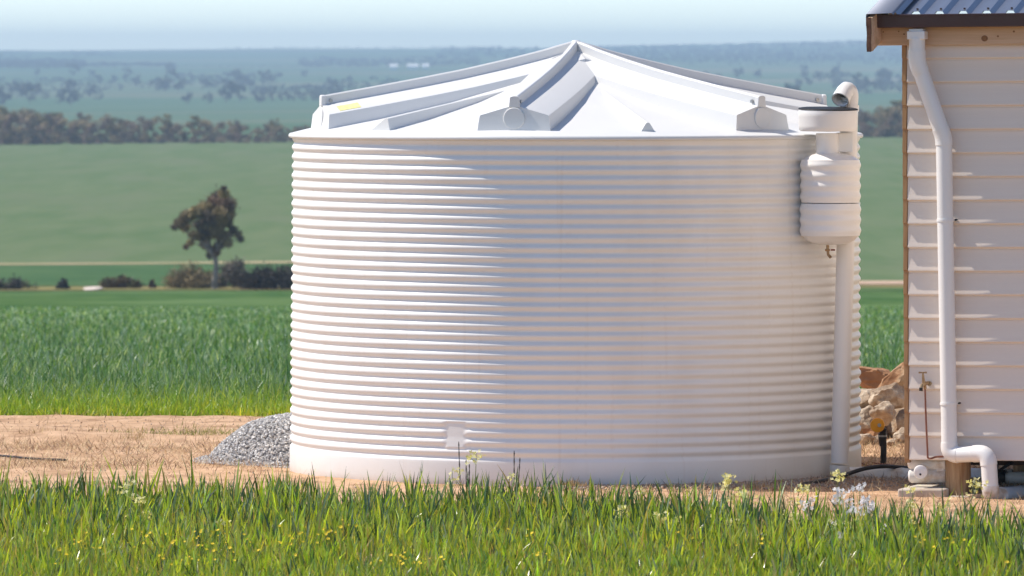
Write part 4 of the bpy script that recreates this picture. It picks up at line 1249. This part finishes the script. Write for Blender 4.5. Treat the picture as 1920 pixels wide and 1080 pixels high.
def bush(px0, px1, yb, yt, d, cols, label, n_=1500, name='bush', leaf=.07, seed=0):
    random.seed(seed + 100)
    b = G((px0 + px1) / 2, d)
    s = d / F
    wd_, ht = (px1 - px0) * s, (yb - yt) * s * 1.55
    nb = max(4, int(wd_ / ht * 4.0) + 3)
    cl = []
    for i in range(nb * 2):
        u = random.uniform(-.5, .5)
        hloc = ht * (1 - (abs(u) * 2) ** 2.6 * .7) * random.uniform(.75, 1)
        r = min(ht * .40, wd_ * .3) * random.uniform(.75, 1.1)
        cl.append((u * (wd_ - r * 1.0), random.gauss(0, wd_ * .10), max(r * .6, hloc - r * random.uniform(1, 2.2)), r))
    v, f, c = leafcloud(cl, n_, leaf, cols)
    e = empty(name, b, label, 'bush')
    npobj('foliage', v, f, M['gum'], col=c, smooth=False, parent=e)
    t_ = MB()
    for i in range(5): limb_mesh(t_, (random.gauss(0, wd_ * .05), 0, -.05), (random.uniform(-.35, .35) * wd_, 0, ht * .6), .04, .012, .1, 5)
    t_.build('stems', M['bark'], e)
OLIVE = [(.24, .18, .08), (.19, .145, .07), (.28, .21, .10)]
DARKB = [(.035, .030, .024), (.05, .038, .028), (.028, .026, .024)]
GREYB = [(.19, .155, .115), (.23, .185, .13), (.14, .12, .09)]
bush(-50, 72, 556, 533, 340, [(.06, .05, .045), (.09, .08, .03), (.04, .036, .034)], 'low dark purplish bush cut by the left edge of the picture', 1600, seed=1)
bush(105, 131, 553, 536, 341, [(.055, .05, .045), (.04, .04, .04)], 'small round grey bush left of the pale sand patch', 500, seed=2)
bush(180, 268, 549, 525, 343, [(.10, .085, .022), (.07, .05, .022), (.13, .085, .03)], 'olive and rust bush beside the pale sand patch', 1800, seed=3)
bush(279, 292, 549, 534, 343, [(.11, .07, .035)], 'tiny brown bush between the olive bush and the gum tree', 250, seed=4)
bush(300, 400, 549, 508, 341, OLIVE, 'wide straw brown bush left under the gum tree', 4200, seed=5)
bush(398, 470, 549, 504, 343, GREYB, 'grey brown bush right under the gum tree', 3200, seed=6)
bush(444, 530, 548, 508, 337, DARKB, 'dark dense bush between the gum tree and the tank', 4200, seed=7)
bush(500, 620, 548, 497, 338, DARKB, 'tall dark bush partly hidden behind the left edge of the tank', 4500, seed=8)
random.seed(5)
# pale patch of sand
p = G(172, 339)
t_ = MB()
sv = [(math.cos(a) * .42 * (1 + .2 * math.sin(3 * a)), math.sin(a) * 2.6, 0.10) for a in np.linspace(0, 2 * math.pi, 20, endpoint=False)]
t_.add(sv + [(x * 1.15, y * 1.1, -.1) for x, y, z in sv], [tuple(range(20))] + [(i, (i + 1) % 20, 20 + (i + 1) % 20, 20 + i) for i in range(20)])
M['sand'] = mat('pale_sand', (.62, .52, .44), (.7, .6, .52), 3, .9, .1)
o = t_.build('sand_heap', M['sand']); o.location = p; tag(o, 'small pale sand heap beside the olive bush', 'sand heap')

# belt of trees across the far edge of the hillside field
def tree_mesh(seed, h_, spread, n_, leaf, cols, trunks=2, low=.12):
    random.seed(seed)
    cl = []
    for i in range(14):
        a = random.uniform(0, 2 * math.pi); r = spread * math.sqrt(random.uniform(0, 1))
        z_ = h_ * random.uniform(low + .15, .86)
        rr2 = spread * random.uniform(.24, .42)
        if i < 4 and low < .05: z_ = rr2 * .5
        cl.append((r * math.cos(a) * .75, r * math.sin(a) * .75, min(z_, h_ - rr2 * .7), rr2))
    v, f, c = leafcloud(cl, n_, leaf, cols, squash=.8)
    t_ = MB()
    for k in range(trunks):
        q = cl[k]
        t_.tube([(random.gauss(0, .1), 0, -.3), (q[0] * .4, q[1] * .4, q[2] * .6), (q[0], q[1], q[2])], [.16, .11, .05], 5)
    tv = np.array(t_.v); 
    tf = np.array([q for q in t_.f if len(q) == 4])
    V_ = np.concatenate([v, tv]); Fx = np.concatenate([f, tf + len(v)])
    C_ = np.concatenate([c, np.tile((.20, .17, .14), (len(tv), 1))])
    mi = np.concatenate([np.zeros(len(f)), np.ones(len(tf))])
    return npmesh('mallee_tree', V_, Fx, [M['gum'], M['bark']], col=C_, smooth=False, midx=mi)
MAL = [(.24, .165, .11), (.29, .205, .135), (.17, .125, .08), (.32, .24, .125), (.22, .145, .11)]
MALG = [(.22, .19, .075), (.28, .22, .09), (.16, .14, .06)]
protos = [tree_mesh(40 + i, 4.4, random.uniform(1.5, 2.3), 1500, .15, MAL, 3, .0) for i in range(6)]
protog = [tree_mesh(60 + i, 6.2, random.uniform(1.5, 2.0), 1500, .15, MALG, 2, .2) for i in range(3)]
random.seed(9)
D0 = 1200.0
def far_tree(me, px, d, sc, label, group, name='mallee_tree'):
    o = bpy.data.objects.new(name, me); COL.objects.link(o)
    o.location = G(px, d); o.rotation_euler = (0, 0, random.uniform(0, 6.28)); o.scale = (sc * random.uniform(.85, 1.25), sc * random.uniform(.85, 1.2), sc)
    tag(o, label, 'tree', group)
    return o
GRP = 'trees in the belt across the far edge of the hillside field'
px_ = -120
while px_ < 2060:
    hpx = np.interp(px_, [-120, 0, 130, 300, 450, 545, 700, 1500, 1620, 1660, 1700, 2000], [72, 68, 56, 46, 38, 34, 38, 44, 52, 56, 62, 60]) * random.uniform(.78, 1.12)
    far_tree(random.choice(protos), px_, D0 + random.uniform(-14, 4), hpx / 47, 'grey brown mallee tree standing in the long belt beyond the hillside field', GRP)
    if random.random() < .75:
        far_tree(random.choice(protos), px_ + random.uniform(-8, 8), D0 + random.uniform(8, 30), hpx / 47 * random.uniform(.9, 1.15), 'grey brown mallee tree standing in the long belt beyond the hillside field', GRP)
    px_ += random.uniform(13, 24)
for px_, hp, lab in ((12, 80, 'tall dark topped tree at the left end of the belt'), (75, 62, 'tree with a dome of dark leaves second from the left above the belt'), (112, 60, 'tree with a separate small leafy top right of the domed one'), (207, 50, 'olive topped tree rising a little over the left part of the belt'),
                     (310, 57, 'thin olive topped tree poking above the middle of the left belt'), (365, 52, 'spreading olive topped tree right of the thin one'), (515, 46, 'olive topped tree nearest to the left side of the tank roof'), (1655, 62, 'tree rising highest between tank and house'), (1690, 70, 'tall tree half hidden by the house corner')):
    far_tree(random.choice(protog), px_, D0 + 6, hp / 62, lab, GRP)

# scattered trees and woods on the plain beyond
FARC = [(.055, .06, .04), (.07, .07, .045), (.045, .05, .035)]
pf = [tree_mesh(80 + i, 8, random.uniform(3.0, 4.6), 130, .9, FARC, 2, .1) for i in range(4)]
def rowd(y):  # distance whose ground shows at row y in the middle
    ys_ = np.array([262, 240, 219, 195, 163, 138, 113, 98, 90]); ds_ = np.array([1200, 1600, 2300, 3000, 4000, 5000, 6500, 7800, 9000])
    return float(np.interp(-y, -ys_, ds_))
random.seed(21)
FG = 'scattered trees on the far paddocks'
FLB = 'small blue hazed tree on the far green paddocks'
for i in range(84):
    left = random.random() < .62
    px_ = random.uniform(-40, 640) if left else random.uniform(1180, 1720)
    py_ = random.choice([random.uniform(160, 200), random.uniform(150, 195), random.uniform(138, 160)])
    d_ = rowd(py_)
    far_tree(random.choice(pf), px_, d_, random.uniform(.6, 1.25), FLB, FG, 'paddock_tree')
def woods(name, spec, label):
    vs, fs, cs, off = [], [], [], 0
    for (x0, x1, y0, y1, n_, hpx) in spec:
        for _ in range(n_):
            px_, py_ = random.uniform(x0, x1), random.uniform(y0, y1)
            d_ = rowd(py_); g = G(px_, d_)
            h_ = hpx * d_ / F * random.uniform(.6, 1.15)
            w_ = h_ * random.uniform(.5, 1.0)
            cl_ = [(random.uniform(-w_, w_) * .5, random.uniform(-w_, w_) * .5, h_ * random.uniform(.35, .8), w_ * random.uniform(.3, .5)) for _ in range(4)]
            v, f, c = leafcloud(cl_, 46, h_ * .15, FARC)
            vs.append(v + np.array(g)); fs.append(f + off); off += len(v); cs.append(c)
    o = npobj(name, np.concatenate(vs), np.concatenate(fs), M['gum'], col=np.concatenate(cs), smooth=False)
    tag(o, label, kind='stuff')
woods('far_woodland', [(-60, 160, 112, 128, 420, 10), (160, 330, 117, 124, 160, 7), (330, 560, 121, 124, 60, 4), (560, 900, 108, 124, 420, 7), (820, 1080, 92, 110, 200, 8),
                       (-60, 220, 148, 162, 130, 7), (40, 150, 165, 186, 40, 9), (150, 200, 165, 190, 30, 9), (330, 480, 140, 160, 120, 9), (470, 640, 165, 192, 150, 11), (600, 760, 150, 190, 110, 10), (200, 520, 150, 168, 110, 6),
                       (1120, 1720, 92, 118, 1100, 8), (1250, 1720, 118, 126, 120, 6), (1560, 1720, 150, 185, 110, 13), (-60, 60, 94, 108, 50, 6), (420, 1000, 86.5, 89, 150, 3.5), (100, 220, 95, 103, 50, 6), (1080, 1900, 76, 90, 420, 5)],
      'blue hazed woodland in bands across the far paddocks')
# farm sheds far away
for i_, (px_, w_, lab) in enumerate(((738, 14, 'smallest white farm shed on the far slope, leftmost of the three'), (774, 20, 'longest white farm shed in the middle of the far three'), (798, 12, 'white farm shed at the right end of the far three'))):
    d_ = rowd(128); g = G(px_, d_); s = d_ / F
    e = empty('farm_shed', g, lab, 'shed', 'white farm sheds on the far slope')
    ww, hh2 = w_ * s, 5.5 * s
    MB().box((-ww / 2, 0, 0), (ww / 2, 8, hh2)).build('wall', M['whitebuild'], e)
    MB().prism([(-.5, hh2 + .02), (4, hh2 + 2.2), (8.5, hh2 + .02)], -ww / 2 - .4, ww / 2 + .4, axis='x').build('roof', M['whitebuild'], e)

# ------------------------------------------------------------------ haze
HZ = MB(); HZ.box((-9500, -9500, -30), (9500, 9800, 42))
hm = bpy.data.materials.new('haze_air'); hm.use_nodes = True
n_, l_ = hm.node_tree.nodes, hm.node_tree.links
n_.remove(n_['Principled BSDF'])
vp = n_.new('ShaderNodeVolumePrincipled')
vp.inputs['Color'].default_value = (.61, .82, 1.0, 1)
vp.inputs['Density'].default_value = 1.75e-4
vp.inputs['Anisotropy'].default_value = 0.0
l_.new(vp.outputs[0], n_['Material Output'].inputs['Volume'])
ho = HZ.build('haze', hm, smooth=False); tag(ho, 'pale blue air over the fields', kind='stuff')
